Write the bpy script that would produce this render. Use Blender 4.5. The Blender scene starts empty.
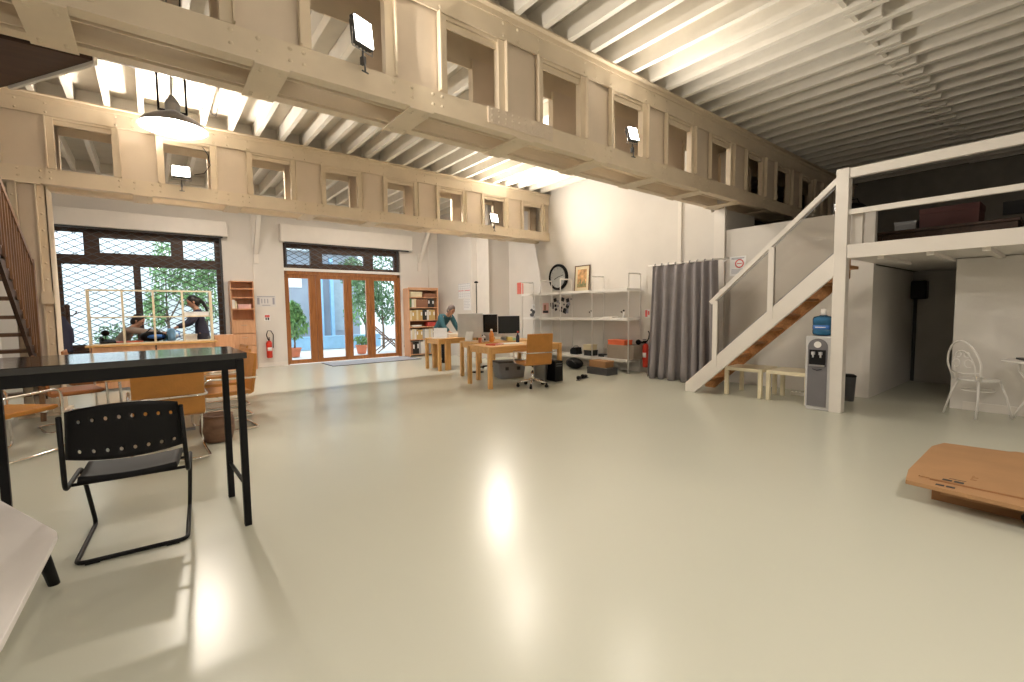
import bpy, math, random
from mathutils import Vector, Matrix, Euler
PI = math.pi
R = math.radians
rnd = random.Random(7)
scene = bpy.context.scene
COL = scene.collection

# ------------------------------------------------------------------ materials
def nt(name):
    m = bpy.data.materials.new(name); m.use_nodes = True
    t = m.node_tree; b = t.nodes['Principled BSDF']
    return m, t, b
def mat(name, c, rough=.5, metal=0, var=.06, scale=6, bump=0, bscale=40, coat=0, rvar=0, spec=None):
    m, t, b = nt(name)
    b.inputs['Roughness'].default_value = rough
    b.inputs['Metallic'].default_value = metal
    if spec is not None: b.inputs['Specular IOR Level'].default_value = spec
    if coat: b.inputs['Coat Weight'].default_value = coat; b.inputs['Coat Roughness'].default_value = .08
    tc = t.nodes.new('ShaderNodeTexCoord')
    n = t.nodes.new('ShaderNodeTexNoise'); n.inputs['Scale'].default_value = scale; n.inputs['Detail'].default_value = 4
    t.links.new(tc.outputs['Object'], n.inputs['Vector'])
    r = t.nodes.new('ShaderNodeValToRGB')
    r.color_ramp.elements[0].position = .3; r.color_ramp.elements[1].position = .7
    r.color_ramp.elements[0].color = (*[x*(1-var) for x in c], 1)
    r.color_ramp.elements[1].color = (*[min(1, x*(1+var)) for x in c], 1)
    t.links.new(n.outputs['Fac'], r.inputs['Fac']); t.links.new(r.outputs['Color'], b.inputs['Base Color'])
    if bump:
        n2 = t.nodes.new('ShaderNodeTexNoise'); n2.inputs['Scale'].default_value = bscale; n2.inputs['Detail'].default_value = 3
        t.links.new(tc.outputs['Object'], n2.inputs['Vector'])
        bp = t.nodes.new('ShaderNodeBump'); bp.inputs['Strength'].default_value = bump; bp.inputs['Distance'].default_value = .01
        t.links.new(n2.outputs['Fac'], bp.inputs['Height']); t.links.new(bp.outputs['Normal'], b.inputs['Normal'])
    if rvar:
        mr = t.nodes.new('ShaderNodeMapRange'); mr.inputs['To Min'].default_value = rough-rvar; mr.inputs['To Max'].default_value = rough+rvar
        t.links.new(n.outputs['Fac'], mr.inputs['Value']); t.links.new(mr.outputs['Result'], b.inputs['Roughness'])
    return m
def wood(name, c1, c2, rough=.45, axis=0, scale=3):
    m, t, b = nt(name)
    b.inputs['Roughness'].default_value = rough
    tc = t.nodes.new('ShaderNodeTexCoord'); mp = t.nodes.new('ShaderNodeMapping')
    s = [scale*6]*3; s[axis] = scale*.5
    mp.inputs['Scale'].default_value = s
    n = t.nodes.new('ShaderNodeTexNoise'); n.inputs['Scale'].default_value = 1.5; n.inputs['Detail'].default_value = 6; n.inputs['Distortion'].default_value = .6
    r = t.nodes.new('ShaderNodeValToRGB'); r.color_ramp.elements[0].position = .3; r.color_ramp.elements[1].position = .72
    r.color_ramp.elements[0].color = (*c1, 1); r.color_ramp.elements[1].color = (*c2, 1)
    t.links.new(tc.outputs['Object'], mp.inputs['Vector']); t.links.new(mp.outputs['Vector'], n.inputs['Vector'])
    t.links.new(n.outputs['Fac'], r.inputs['Fac']); t.links.new(r.outputs['Color'], b.inputs['Base Color'])
    return m
def emis(name, c, s):
    m, t, b = nt(name)
    b.inputs['Base Color'].default_value = (*c, 1)
    b.inputs['Emission Color'].default_value = (*c, 1); b.inputs['Emission Strength'].default_value = s
    return m
def glass(name, tint=(1, 1, 1), refl=.08, rough=.02):
    m = bpy.data.materials.new(name); m.use_nodes = True; t = m.node_tree; t.nodes.clear()
    o = t.nodes.new('ShaderNodeOutputMaterial'); mx = t.nodes.new('ShaderNodeMixShader')
    tr = t.nodes.new('ShaderNodeBsdfTransparent'); gl = t.nodes.new('ShaderNodeBsdfGlossy')
    tr.inputs['Color'].default_value = (*tint, 1); gl.inputs['Roughness'].default_value = rough
    fr = t.nodes.new('ShaderNodeFresnel'); fr.inputs['IOR'].default_value = 1.35
    t.links.new(fr.outputs[0], mx.inputs[0]); t.links.new(tr.outputs[0], mx.inputs[1]); t.links.new(gl.outputs[0], mx.inputs[2])
    t.links.new(mx.outputs[0], o.inputs['Surface'])
    return m
M = {}
M['floor'] = mat('floor_epoxy', (.585, .59, .50), .27, var=.015, scale=.8, spec=.38)
M['wall'] = mat('white_plaster', (.74, .71, .67), .8, var=.03, scale=2, bump=.15, bscale=30)
M['wallgrey'] = mat('painted_block', (.45, .43, .40), .85, var=.05, scale=3, bump=.2)
M['dim'] = mat('shade_toned_surface', (.24, .22, .19), .9, var=.08)  # dark base colour stands in for shade on the unlit upper level
M['deck'] = mat('ceiling_boards', (.67, .63, .56), .8, var=.06, scale=4)
M['joist'] = mat('joist_paint', (.78, .74, .67), .6, var=.04, scale=5)
M['steel'] = mat('cream_steel_paint', (.74, .63, .48), .55, var=.05, scale=3, bump=.12, bscale=14)
M['steelface'] = mat('cream_steel_panel', (.72, .61, .49), .5, var=.04, scale=3, bump=.08, bscale=10)
M['white'] = mat('white_paint', (.80, .76, .71), .4, var=.02)
M['whitemetal'] = mat('white_metal', (.85, .83, .80), .35, var=.02)
M['frost'] = mat('white_laminate', (.86, .82, .80), .35, var=.01)
M['darkbrown'] = wood('dark_brown_wood', (.035, .016, .010), (.075, .035, .02), .5)
M['doorwood'] = wood('varnished_door_wood', (.26, .09, .025), (.42, .17, .05), .35, axis=2)
M['darkframe'] = wood('dark_window_wood', (.045, .022, .016), (.09, .045, .03), .5)
M['stairwood'] = wood('stair_tread_wood', (.30, .13, .04), (.50, .24, .08), .5, axis=0)
M['balwood'] = wood('brown_baluster_wood', (.12, .06, .03), (.25, .13, .06), .4, axis=2)
M['treadwood'] = wood('weathered_tread_wood', (.12, .06, .035), (.22, .12, .07), .5, axis=0)
M['pine'] = wood('pine_wood', (.62, .33, .10), (.82, .50, .20), .4, axis=0)
M['pinev'] = wood('pine_wood_upright', (.62, .33, .10), (.82, .50, .20), .4, axis=2)
M['beech'] = wood('beech_laminate', (.62, .32, .17), (.74, .42, .24), .4, axis=2)
M['palewood'] = wood('pale_cream_wood', (.74, .62, .42), (.84, .74, .55), .5, axis=2)
M['cream'] = mat('cream_lacquer', (.80, .72, .52), .4, var=.02)
M['dispenser'] = mat('dark_grey_panel', (.17, .165, .18), .4, var=.03)
M['black'] = mat('black_metal', (.005, .005, .006), .5, var=.1, spec=.25)
M['blackm'] = mat('matt_black_plastic', (.006, .006, .007), .6, var=.1, spec=.25)
M['blackp'] = mat('black_plastic', (.006, .006, .007), .5, var=.1, spec=.25, bump=.1, bscale=80)
M['blacktop'] = mat('black_table_lacquer', (.006, .006, .007), .10, var=.05, spec=.8)
M['chrome'] = mat('chrome', (.80, .79, .77), .14, metal=1, var=.02)
M['steelgrey'] = mat('brushed_grey_metal', (.36, .36, .37), .35, metal=.8, var=.05)
M['orange'] = mat('tan_orange_leather', (.50, .215, .04), .42, var=.1, scale=9, bump=.2, bscale=60)
M['tan'] = mat('brown_leather', (.36, .13, .035), .45, var=.1, scale=9, bump=.2, bscale=60)
M['curtain'] = mat('grey_curtain_cloth', (.27, .25, .26), .85, var=.06, bump=.3, bscale=120)
M['red'] = mat('red_paint', (.62, .04, .02), .3, var=.04)
M['redbox'] = mat('orange_red_box', (.80, .16, .06), .5)
M['coral'] = mat('coral_paper', (.80, .22, .18), .7)
M['paper'] = mat('white_paper', (.86, .86, .86), .7, var=.01)
M['ink'] = mat('dark_ink', (.02, .02, .025), .6)
M['greyink'] = mat('grey_ink', (.35, .36, .42), .6)
M['redink'] = mat('red_ink', (.70, .12, .12), .6)
M['card'] = mat('corrugated_cardboard', (.42, .235, .11), .8, var=.05, scale=5, bump=.1)
M['carddark'] = mat('dark_cardboard', (.35, .18, .08), .85, var=.08)
M['taupe'] = mat('taupe_box_board', (.30, .25, .20), .7)
M['grey'] = mat('grey_plastic', (.30, .31, .33), .5)
M['darkgrey'] = mat('dark_grey_plastic', (.07, .07, .075), .45)
M['silver'] = mat('silver_plastic', (.62, .62, .63), .35, metal=.3)
M['screen'] = mat('dark_screen_glass', (.010, .012, .014), .12, var=.02)
M['blue'] = mat('blue_plastic', (.05, .20, .62), .4)
M['darkred'] = mat('dark_red_board', (.07, .013, .011), .6)
M['bluelight'] = mat('pale_blue_render', (.30, .52, .72), .7)
M['bottle'] = glass('water_bottle_plastic', (.45, .68, .82))
M['water'] = mat('blue_bottle_water', (.26, .46, .62), .1, var=.1)
M['glass'] = glass('window_glass', (.97, .99, 1))
M['plexi'] = glass('railing_plexiglass', (.88, .87, .85))
M['leaf'] = mat('green_leaves', (.18, .34, .12), .55, var=.4, scale=3)
M['leaf2'] = mat('dark_green_leaves', (.12, .22, .10), .55, var=.4, scale=3)
M['bark'] = mat('bark', (.16, .11, .07), .9, var=.3)
M['terra'] = mat('terracotta', (.58, .18, .09), .7)
M['soil'] = mat('soil', (.05, .03, .02), .95)
M['pave'] = mat('courtyard_paving', (.60, .60, .58), .8, var=.05)
M['render'] = mat('pale_courtyard_render', (.78, .80, .80), .85, var=.03)
M['bldg'] = mat('grey_blue_building', (.30, .34, .40), .7, var=.1, scale=1)
M['skin'] = mat('skin', (.50, .27, .18), .5, var=.04)
M['hair'] = mat('black_hair', (.012, .010, .010), .45, var=.2, bump=.4, bscale=90)
M['hairgrey'] = mat('brown_grey_hair', (.16, .13, .12), .6, var=.2, bump=.4, bscale=90)
M['navy'] = mat('dark_navy_cloth', (.035, .035, .065), .8, bump=.2, bscale=120)
M['greige'] = mat('grey_brown_knit', (.30, .24, .20), .9, bump=.3, bscale=120)
M['teal'] = mat('dark_teal_cloth', (.03, .11, .14), .8, bump=.2, bscale=120)
M['bluegrey'] = mat('blue_grey_cloth', (.28, .30, .40), .8, bump=.2)
M['trouser'] = mat('dark_trouser_cloth', (.02, .02, .03), .85)
M['lampshade'] = mat('grey_enamel', (.33, .31, .31), .3, metal=.5, var=.04)
M['shadein'] = emis('lit_white_enamel', (1, .97, .92), 9)
M['bulb'] = emis('lamp_bulb', (1, .95, .85), 60)
M['tubelit'] = emis('added_strip_tube', (1, .95, .88), 12)  # glow of the added strip lights
M['flood'] = emis('floodlight_face', (1, .96, .88), 22)
M['mat'] = mat('grey_doormat_fibre', (.36, .38, .42), .9, bump=.3, bscale=200)
M['ochre'] = mat('ochre_print', (.62, .36, .16), .6, var=.5, scale=10)
M['clockface'] = mat('clock_face', (.52, .54, .54), .35, metal=.2)
for nm, c in dict(bk_white=(.78, .76, .72), bk_black=(.02, .02, .02), bk_green=(.10, .20, .10), bk_ochre=(.62, .42, .16), bk_cream=(.75, .66, .45), bk_red=(.50, .06, .05), bk_brown=(.30, .14, .08), bk_pink=(.75, .45, .42), bk_grey=(.40, .40, .40)).items():
    M[nm] = mat(nm[3:]+'_book_cover', c, .6)

# ------------------------------------------------------------------ mesh builder
class MB:
    def __init__(s): s.v = []; s.f = []; s.s = []; s.m = []; s.mi = 0; s.xf = None
    def add(s, vs, fs, smooth=False):
        o = len(s.v)
        if s.xf is not None: vs = [s.xf @ Vector(p) for p in vs]
        s.v += [tuple(p) for p in vs]
        for i, f in enumerate(fs):
            s.f.append(tuple(o+j for j in f)); s.s.append(smooth if isinstance(smooth, bool) else smooth[i]); s.m.append(s.mi)
        return s
    def box(s, x0, x1, y0, y1, z0, z1, mx=None):
        if x0 > x1: x0, x1 = x1, x0
        if y0 > y1: y0, y1 = y1, y0
        if z0 > z1: z0, z1 = z1, z0
        vs = [(x, y, z) for x in (x0, x1) for y in (y0, y1) for z in (z0, z1)]
        if mx is not None: vs = [mx @ Vector(p) for p in vs]
        return s.add(vs, [(0, 1, 3, 2), (4, 6, 7, 5), (0, 4, 5, 1), (2, 3, 7, 6), (0, 2, 6, 4), (1, 5, 7, 3)])
    def bar(s, p0, p1, w, h, up=(0, 0, 1)):
        p0, p1 = Vector(p0), Vector(p1); d = (p1-p0); L = d.length; d.normalize()
        u = Vector(up); x = d.cross(u)
        if x.length < 1e-5: x = d.cross(Vector((0, 1, 0)))
        x.normalize(); z = x.cross(d).normalized()
        mx = Matrix((x, d, z)).transposed().to_4x4(); mx.translation = p0
        return s.box(-w/2, w/2, 0, L, -h/2, h/2, mx)
    def cyl(s, p0, p1, r0, r1=None, n=12, cap=True):
        if r1 is None: r1 = r0
        p0, p1 = Vector(p0), Vector(p1); d = (p1-p0).normalized()
        a = Vector((0, 0, 1)) if abs(d.z) < .9 else Vector((1, 0, 0))
        x = d.cross(a).normalized(); y = d.cross(x)
        vs = [p+(x*math.cos(2*PI*i/n)+y*math.sin(2*PI*i/n))*r for p, r in ((p0, r0), (p1, r1)) for i in range(n)]
        fs = [(i, n+i, n+(i+1) % n, (i+1) % n) for i in range(n)]; sm = [True]*n
        if cap: fs += [tuple(range(n)), tuple(range(2*n-1, n-1, -1))]; sm += [False, False]
        return s.add(vs, fs, sm)
    def tube(s, pts, r, n=8, closed=False, sub=0):
        P = [Vector(p) for p in pts]
        N = len(P); rings = []
        prev = None
        for i in range(N):
            if closed: d = (P[(i+1) % N]-P[i-1])
            else: d = P[min(i+1, N-1)]-P[max(i-1, 0)]
            d.normalize()
            if prev is None:
                a = Vector((0, 0, 1)) if abs(d.z) < .9 else Vector((1, 0, 0))
                x = d.cross(a).normalized()
            else:
                x = (prev-d*prev.dot(d)).normalized()
            prev = x; y = d.cross(x)
            rr = r[i] if isinstance(r, (list, tuple)) else r
            rings.append([P[i]+(x*math.cos(2*PI*k/n)+y*math.sin(2*PI*k/n))*rr for k in range(n)])
        vs = [p for rg in rings for p in rg]; fs = []; sm = []
        for i in range(N if closed else N-1):
            a, b = i*n, ((i+1) % N)*n
            for k in range(n): fs.append((a+k, a+(k+1) % n, b+(k+1) % n, b+k)); sm.append(True)
        if not closed: fs += [tuple(range(n-1, -1, -1)), tuple(range((N-1)*n, N*n))]; sm += [False, False]
        return s.add(vs, fs, sm)
    def ball(s, c, r, n=12, sc=(1, 1, 1), m=None):
        m = m or max(6, n*2//3); c = Vector(c)
        vs = [c+Vector((0, 0, r*sc[2]))]; fs = []
        for i in range(1, m):
            t = PI*i/m
            for k in range(n): vs.append(c+Vector((r*sc[0]*math.sin(t)*math.cos(2*PI*k/n), r*sc[1]*math.sin(t)*math.sin(2*PI*k/n), r*sc[2]*math.cos(t))))
        vs.append(c-Vector((0, 0, r*sc[2]))); L = len(vs)-1
        for k in range(n):
            fs.append((0, 1+k, 1+(k+1) % n)); fs.append((L, 1+(m-2)*n+(k+1) % n, 1+(m-2)*n+k))
            for i in range(m-2): a = 1+i*n; fs.append((a+k, a+n+k, a+n+(k+1) % n, a+(k+1) % n))
        return s.add(vs, fs, True)
    def lathe(s, prof, c=(0, 0, 0), n=20, smooth=True, cap=True):
        c = Vector(c); vs = []; fs = []
        for r, z in prof:
            for k in range(n): vs.append(c+Vector((r*math.cos(2*PI*k/n), r*math.sin(2*PI*k/n), z)))
        for i in range(len(prof)-1):
            for k in range(n): fs.append((i*n+k, i*n+(k+1) % n, (i+1)*n+(k+1) % n, (i+1)*n+k))
        sm = [smooth]*len(fs)
        if cap and prof[0][0] > 1e-4: fs.append(tuple(range(n-1, -1, -1))); sm.append(False)
        if cap and prof[-1][0] > 1e-4: fs.append(tuple(range((len(prof)-1)*n, len(prof)*n))); sm.append(False)
        return s.add(vs, fs, sm)
    def prism(s, poly, axis, a, b):
        # poly: 2D points in the plane normal to axis (x: (y,z), y: (x,z), z: (x,y)), extruded a..b
        def P(p, t): return {'x': (t, p[0], p[1]), 'y': (p[0], t, p[1]), 'z': (p[0], p[1], t)}[axis]
        n = len(poly); vs = [P(p, a) for p in poly]+[P(p, b) for p in poly]
        fs = [tuple(range(n)), tuple(range(2*n-1, n-1, -1))]+[(i, n+i, n+(i+1) % n, (i+1) % n) for i in range(n)]
        return s.add(vs, fs)
    def quad(s, a, b, c, d): return s.add([a, b, c, d], [(0, 1, 2, 3)])
    def build(s, name, m, parent=None, world=False, bevel=0, solid=0, sub=0, kind=None):
        me = bpy.data.meshes.new(name)
        vs = s.v
        if world and parent is not None:
            inv = parent.matrix_basis.inverted(); vs = [tuple(inv @ Vector(p)) for p in vs]
        me.from_pydata(vs, [], s.f); 
        ms = m if isinstance(m, (list, tuple)) else [m]
        for x in ms: me.materials.append(x)
        me.polygons.foreach_set('use_smooth', s.s); me.polygons.foreach_set('material_index', s.m)
        me.validate(); me.update()
        import bmesh
        bm = bmesh.new(); bm.from_mesh(me); bmesh.ops.recalc_face_normals(bm, faces=bm.faces); bm.to_mesh(me); bm.free()
        o = bpy.data.objects.new(name, me); COL.objects.link(o)
        if parent is not None: o.parent = parent
        if solid: md = o.modifiers.new('Solid', 'SOLIDIFY'); md.thickness = solid; md.offset = 0
        if sub: md = o.modifiers.new('Sub', 'SUBSURF'); md.levels = sub; md.render_levels = sub
        if bevel: md = o.modifiers.new('Bevel', 'BEVEL'); md.width = bevel; md.segments = 2; md.limit_method = 'ANGLE'; md.angle_limit = R(40)
        if kind: o['kind'] = kind
        return o
def tag(o, label=None, cat=None, group=None, kind=None):
    if label: o['label'] = label
    if cat: o['category'] = cat
    if group: o['group'] = group
    if kind: o['kind'] = kind
    return o
def thing(name, label, cat, loc=(0, 0, 0), rz=0, group=None):
    o = bpy.data.objects.new(name, None); COL.objects.link(o); o.empty_display_size = .1
    o.matrix_basis = Matrix.Translation(loc) @ Matrix.Rotation(rz, 4, 'Z')
    return tag(o, label, cat, group)
def kids(o): return [c for c in bpy.data.objects if c.parent == o]
def copy_tree(o, parent=None):
    c = o.copy(); COL.objects.link(c)
    if parent is not None: c.parent = parent
    for ch in kids(o): copy_tree(ch, c)
    return c
def place(o, loc, rz=0, label=None, group=None):
    o.matrix_basis = Matrix.Translation(loc) @ Matrix.Rotation(rz, 4, 'Z')
    if label: o['label'] = label
    if group: o['group'] = group
    return o
def struct(name, mb, m, parent=None, **k):
    o = mb.build(name, m, parent, **k)
    if parent is None: o['kind'] = 'structure'
    return o
def sroot(name, loc=(0, 0, 0)):
    o = bpy.data.objects.new(name, None); COL.objects.link(o); o['kind'] = 'structure'
    o.matrix_basis = Matrix.Translation(loc); return o

# ------------------------------------------------------------------ camera
def camera():
    f, yaw, pitch, roll, H = 455., R(38.27), R(-3.86), R(-.75), 1.3
    F = Vector((math.sin(yaw)*math.cos(pitch), math.cos(yaw)*math.cos(pitch), math.sin(pitch)))
    r = Vector((math.cos(yaw), -math.sin(yaw), 0)); u = r.cross(F)
    r2 = r*math.cos(roll)+u*math.sin(roll); u2 = -r*math.sin(roll)+u*math.cos(roll)
    cd = bpy.data.cameras.new('camera'); c = bpy.data.objects.new('camera', cd); COL.objects.link(c)
    mx = Matrix((r2, u2, -F)).transposed().to_4x4(); mx.translation = (0, 0, H); c.matrix_world = mx
    cd.sensor_width = 36; cd.sensor_fit = 'HORIZONTAL'; cd.lens = f*36/1024; cd.clip_start = .05; cd.clip_end = 200
    scene.camera = c
camera()

# ------------------------------------------------------------------ the setting
XL, XR, XM, XE = -2.7, 7.85, 10.15, 13.2        # left wall, shelf wall, hall end, far upper wall
YW, YB = 12.4, -4.0                             # window wall, wall behind the camera
ZC = 4.34
b = MB(); b.box(XL-.2, XE+.2, YB-.2, YW+.02, -.12, 0); struct('floor', b, M['floor'])
# window wall with its two openings
b = MB()
W1 = (-1.50, 1.34, .60, 3.08); D1 = (2.62, 5.70, 0, 3.06)
b.box(XL, W1[0], YW, YW+.35, 0, 4.6); b.box(W1[0], W1[1], YW, YW+.35, 0, W1[2]); b.box(W1[0], W1[1], YW, YW+.35, W1[3], 4.6)
b.box(W1[1], D1[0], YW, YW+.35, 0, 4.6); b.box(D1[0], D1[1], YW, YW+.35, D1[3], 4.6); b.box(D1[1], 8.6, YW, YW+.35, 0, 4.6)
struct('wall_back', b, M['wall'])
b = MB(); b.box(XL-.3, XL, YB, YW+.35, 0, 4.6); struct('wall_left', b, M['wall'])
b = MB(); b.box(XL-.3, XE+.3, YB-.3, YB, 0, 4.6); struct('wall_rear', b, M['wall'])
# shelf wall, low wall behind the stair, wall right of the hall
b = MB(); b.box(XR, 8.9, 3.94, 4.22, 0, 2.98); struct('wall_right.002', b, M['wall'])
b = MB(); b.box(XR, 8.9, 4.22, 10.05, 0, 4.36); struct('wall_right', b, M['wall'])
b = MB(); b.box(6.93, 8.6, 10.05+.5, YW, 0, 4.36); b.box(7.15, 8.6, 10.05, 10.55, 0, 4.36); struct('wall_right.001', b, M['wall'])
b = MB(); b.box(XR, XR+.1, 1.87, 3.94, 0, 2.63); struct('wall_stair', b, M['wall'])
b = MB(); b.box(XR+.1, XM+.1, 1.87, 1.97, 0, 1.86); struct('wall_hall', b, M['wall'])
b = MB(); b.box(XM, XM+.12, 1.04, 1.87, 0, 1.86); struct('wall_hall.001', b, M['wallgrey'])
b = MB(); b.box(XR, XM, .94, 1.04, 0, 1.86); b.box(XR-.002, XR+.1, YB, .94, 0, 1.86); struct('wall_hall.002', b, M['wall'])
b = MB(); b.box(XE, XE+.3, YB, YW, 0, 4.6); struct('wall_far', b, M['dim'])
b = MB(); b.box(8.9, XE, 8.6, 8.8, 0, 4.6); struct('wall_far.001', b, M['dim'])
b = MB(); b.box(7.851, 7.90, 3.925, 3.94, 2.63, 4.1); 
# baseboards
b = MB(); b.box(XR-.015, XR, 3.95, 10.03, 0, .10); struct('baseboard_right', b, M['white'])
b = MB(); b.box(1.9, 2.6, YW-.015, YW, 0, .10); b.box(5.72, 6.92, YW-.015, YW, 0, .1); struct('baseboard_back', b, M['white'])
b = MB(); b.box(XR-.018, XR-.002, YB, .92, 0, .10); struct('baseboard_hall', b, M['white'])
# vertical and horizontal trims on the shelf wall above the curtain
b = MB(); b.box(XR-.03, XR, 4.78, 4.85, 2.1, 3.95); struct('trim_1', b, M['white'])
b = MB(); b.box(XR-.025, XR, 4.14, 4.78, 2.12, 2.15); struct('trim_2', b, M['white'])
b = MB(); b.box(XR-.04, XR, 3.95, 4.14, 0, 3.95); struct('trim_3', b, M['white'])
b = MB(); b.box(7.12, 7.15, 10.0, 10.6, 0, 4.3); struct('trim_4', b, M['white'])
# knee braces on the window wall
for i, x in enumerate((2.02, 6.30)):
    b = MB(); b.bar((x, YW-.02, 2.75), (x, YW-.75, 3.75), .09, .10, up=(0, 0, 1)); b.box(x-.05, x+.05, YW-.04, YW, 2.5, 3.0)
    struct('trim_%d' % (5+i), b, M['white'])
# thin pipes on the window wall between window and door
b = MB(); b.cyl((1.95, YW-.02, 0), (1.95, YW-.02, 3.9), .012, n=8); struct('trim_7', b, M['white'])
b = MB(); b.cyl((6.6, YW-.02, 2.0), (6.6, YW-.02, 3.9), .012, n=8); struct('trim_8', b, M['white'])

# ceiling deck and joists, bay by bay
def ceiling_bay(name, y0, y1, jy0, jy1, x0, x1, off, mjoist=None, zb=4.12):
    b = MB(); b.box(x0, x1, y0, y1, ZC, ZC+.1)
    for k in range(int((y1-y0)/.16)):                       # board joints
        pass
    c = struct(name, b, M['deck'])
    k = math.ceil((x0-off)/.358)
    while off+k*.358 < x1-.05:
        x = off+k*.358; k += 1
        j = MB(); j.box(x-.032, x+.032, jy0, jy1, zb, ZC); o = j.build('joist', mjoist or M['joist'], c, world=True)
    # blocking between joists over the wall plate
    bl = MB(); bl.box(x0, x1, jy1-.06, jy1-.02, zb+.03, ZC-.002); bl.build('blocking', M['deck'], c, world=True)
    return c
ceiling_bay('ceiling', 8.62, YW+.02, 8.64, YW, XL, 8.6, .03)
ceiling_bay('ceiling.001', 3.84, 8.62, 3.82, 8.60, XL, XE, .03)
ceiling_bay('ceiling.002', 1.50, 3.84, 1.38, 3.80, XL, XE, .02)
ceiling_bay('ceiling.003', YB, 1.50, YB, 1.62, XL, XE, .12)
b = MB(); b.box(XL, XE, YB, YW, ZC+.1, ZC+.2); struct('ceiling.004', b, M['deck'])

# window 1 and door 1
def pane_frame(root, rects, frame, y0, y1, m, name='frame'):
    # frame = outer rect (x0,x1,z0,z1); rects = openings; filled by splitting on a grid
    xs = sorted({frame[0], frame[1], *[r[0] for r in rects], *[r[1] for r in rects]})
    zs = sorted({frame[2], frame[3], *[r[2] for r in rects], *[r[3] for r in rects]})
    b = MB()
    for i in range(len(xs)-1):
        for j in range(len(zs)-1):
            cx, cz = (xs[i]+xs[i+1])/2, (zs[j]+zs[j+1])/2
            if not any(r[0] < cx < r[1] and r[2] < cz < r[3] for r in rects): b.box(xs[i], xs[i+1], y0, y1, zs[j], zs[j+1])
    return b.build(name, m, root, world=True)
w1 = sroot('window_1', (-.08, YW+.1, W1[2]))
wr = [(-1.44, -1.00, 2.52, 2.96), (-.76, .40, 2.58, 2.88), (.62, 1.20, 2.52, 2.94), (-1.34, -.26, .72, 2.33), (-.14, 1.22, .72, 2.32)]
pane_frame(w1, wr, W1, YW+.10, YW+.17, M['darkframe'])
for r in wr:
    b = MB(); b.box(r[0]-.01, r[1]+.01, YW+.13, YW+.136, r[2]-.01, r[3]+.01); b.build('pane', M['glass'], w1, world=True)
b = MB(); b.box(W1[0], W1[1], YW-.06, YW+.1, W1[2]-.05, W1[2]); b.build('sill', M['darkframe'], w1, world=True)
d1 = sroot('door_1', (4.16, YW+.1, 0))
tr = [(2.72, 3.27, 2.53, 2.93), (3.57, 4.67, 2.58, 2.84), (4.93, 5.55, 2.50, 2.88)]
pane_frame(d1, tr, (2.62, 5.70, 2.42, 3.06), YW+.08, YW+.18, M['darkframe'], 'transom')
for r in tr:
    b = MB(); b.box(r[0]-.01, r[1]+.01, YW+.13, YW+.136, r[2]-.01, r[3]+.01); b.build('pane', M['glass'], d1, world=True)
b = MB(); b.box(2.62, 2.67, YW+.04, YW+.2, 0, 2.40); b.box(5.62, 5.70, YW+.04, YW+.2, 0, 2.40); b.box(2.62, 5.70, YW+.04, YW+.2, 2.28, 2.36); b.build('door_frame', M['doorwood'], d1, world=True)
b = MB(); b.box(2.62, 5.70, YW+.0, YW+.10, 2.36, 2.43); b.build('track_rail', M['whitemetal'], d1, world=True)
leaves = [(2.67, 3.37, 2.73, 3.20), (3.37, 4.19, 3.50, 4.09), (4.19, 4.80, 4.30, 4.70), (4.80, 5.62, 4.93, 5.54)]
for i, (a, c, ga, gc) in enumerate(leaves):
    lf = pane_frame(d1, [(ga, gc, .11, 2.18)], (a+.004, c-.004, .01, 2.28), YW+.07, YW+.13, M['doorwood'], 'door_leaf')
    b = MB(); b.box(ga-.01, gc+.01, YW+.097, YW+.103, .10, 2.19); b.build('pane', M['glass'], lf)
    if i == 1:
        b = MB(); b.box(4.115, 4.155, YW+.055, YW+.07, .94, 1.16); b.cyl((4.135, YW+.07, 1.06), (4.135, YW+.02, 1.06), .01, n=8); b.cyl((4.135, YW+.02, 1.06), (4.02, YW+.02, 1.06), .01, n=8)
        b.build('door_handle', M['chrome'], lf)
    if i == 2:
        b = MB(); b.cyl((4.56, YW+.094, 1.34), (4.56, YW+.088, 1.34), .055, n=16); b.build('sticker', M['redink'], lf)

# security grilles
def grille(x0, x1, z0, z1, y, label, px=.25, pz=.13, loc=None):
    t = thing('security_grille', label, 'grille', ((x0+x1)/2, y, z0))
    b = MB(); s = pz/px
    def clip(c, sg):
        # line z = sg*s*x + c within rect
        pts = []
        for X in (x0, x1):
            Z = sg*s*X+c
            if z0 <= Z <= z1: pts.append((X, Z))
        for Z in (z0, z1):
            X = (Z-c)/(sg*s)
            if x0 < X < x1: pts.append((X, Z))
        return pts[:2] if len(pts) >= 2 else None
    for sg in (1, -1):
        k0 = int((z0-s*max(abs(x0), abs(x1))*1.0)/pz)-3; 
        for k in range(k0, k0+int((z1-z0+2*s*(max(abs(x0), abs(x1))))/pz)+8):
            p = clip(k*pz, sg)
            if p: b.bar((p[0][0], y+.006*sg, p[0][1]), (p[1][0], y+.006*sg, p[1][1]), .007, .014)
    b.build('lattice', M['darkgrey'], t, world=True)
    b = MB(); b.box(x0-.03, x0, y-.025, y+.025, z0, z1); b.build('side_rail', M['darkgrey'], t, world=True); b = MB(); b.box(x1, x1+.03, y-.025, y+.025, z0, z1); b.build('side_rail', M['darkgrey'], t, world=True)
    return t
grille(-1.46, 1.30, .62, 3.04, YW+.02, 'dark diamond lattice grille covering the wide left window')
grille(2.70, 5.62, 2.46, 3.02, YW+.03, 'dark diamond lattice grille over the transom above the wooden doors')
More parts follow.
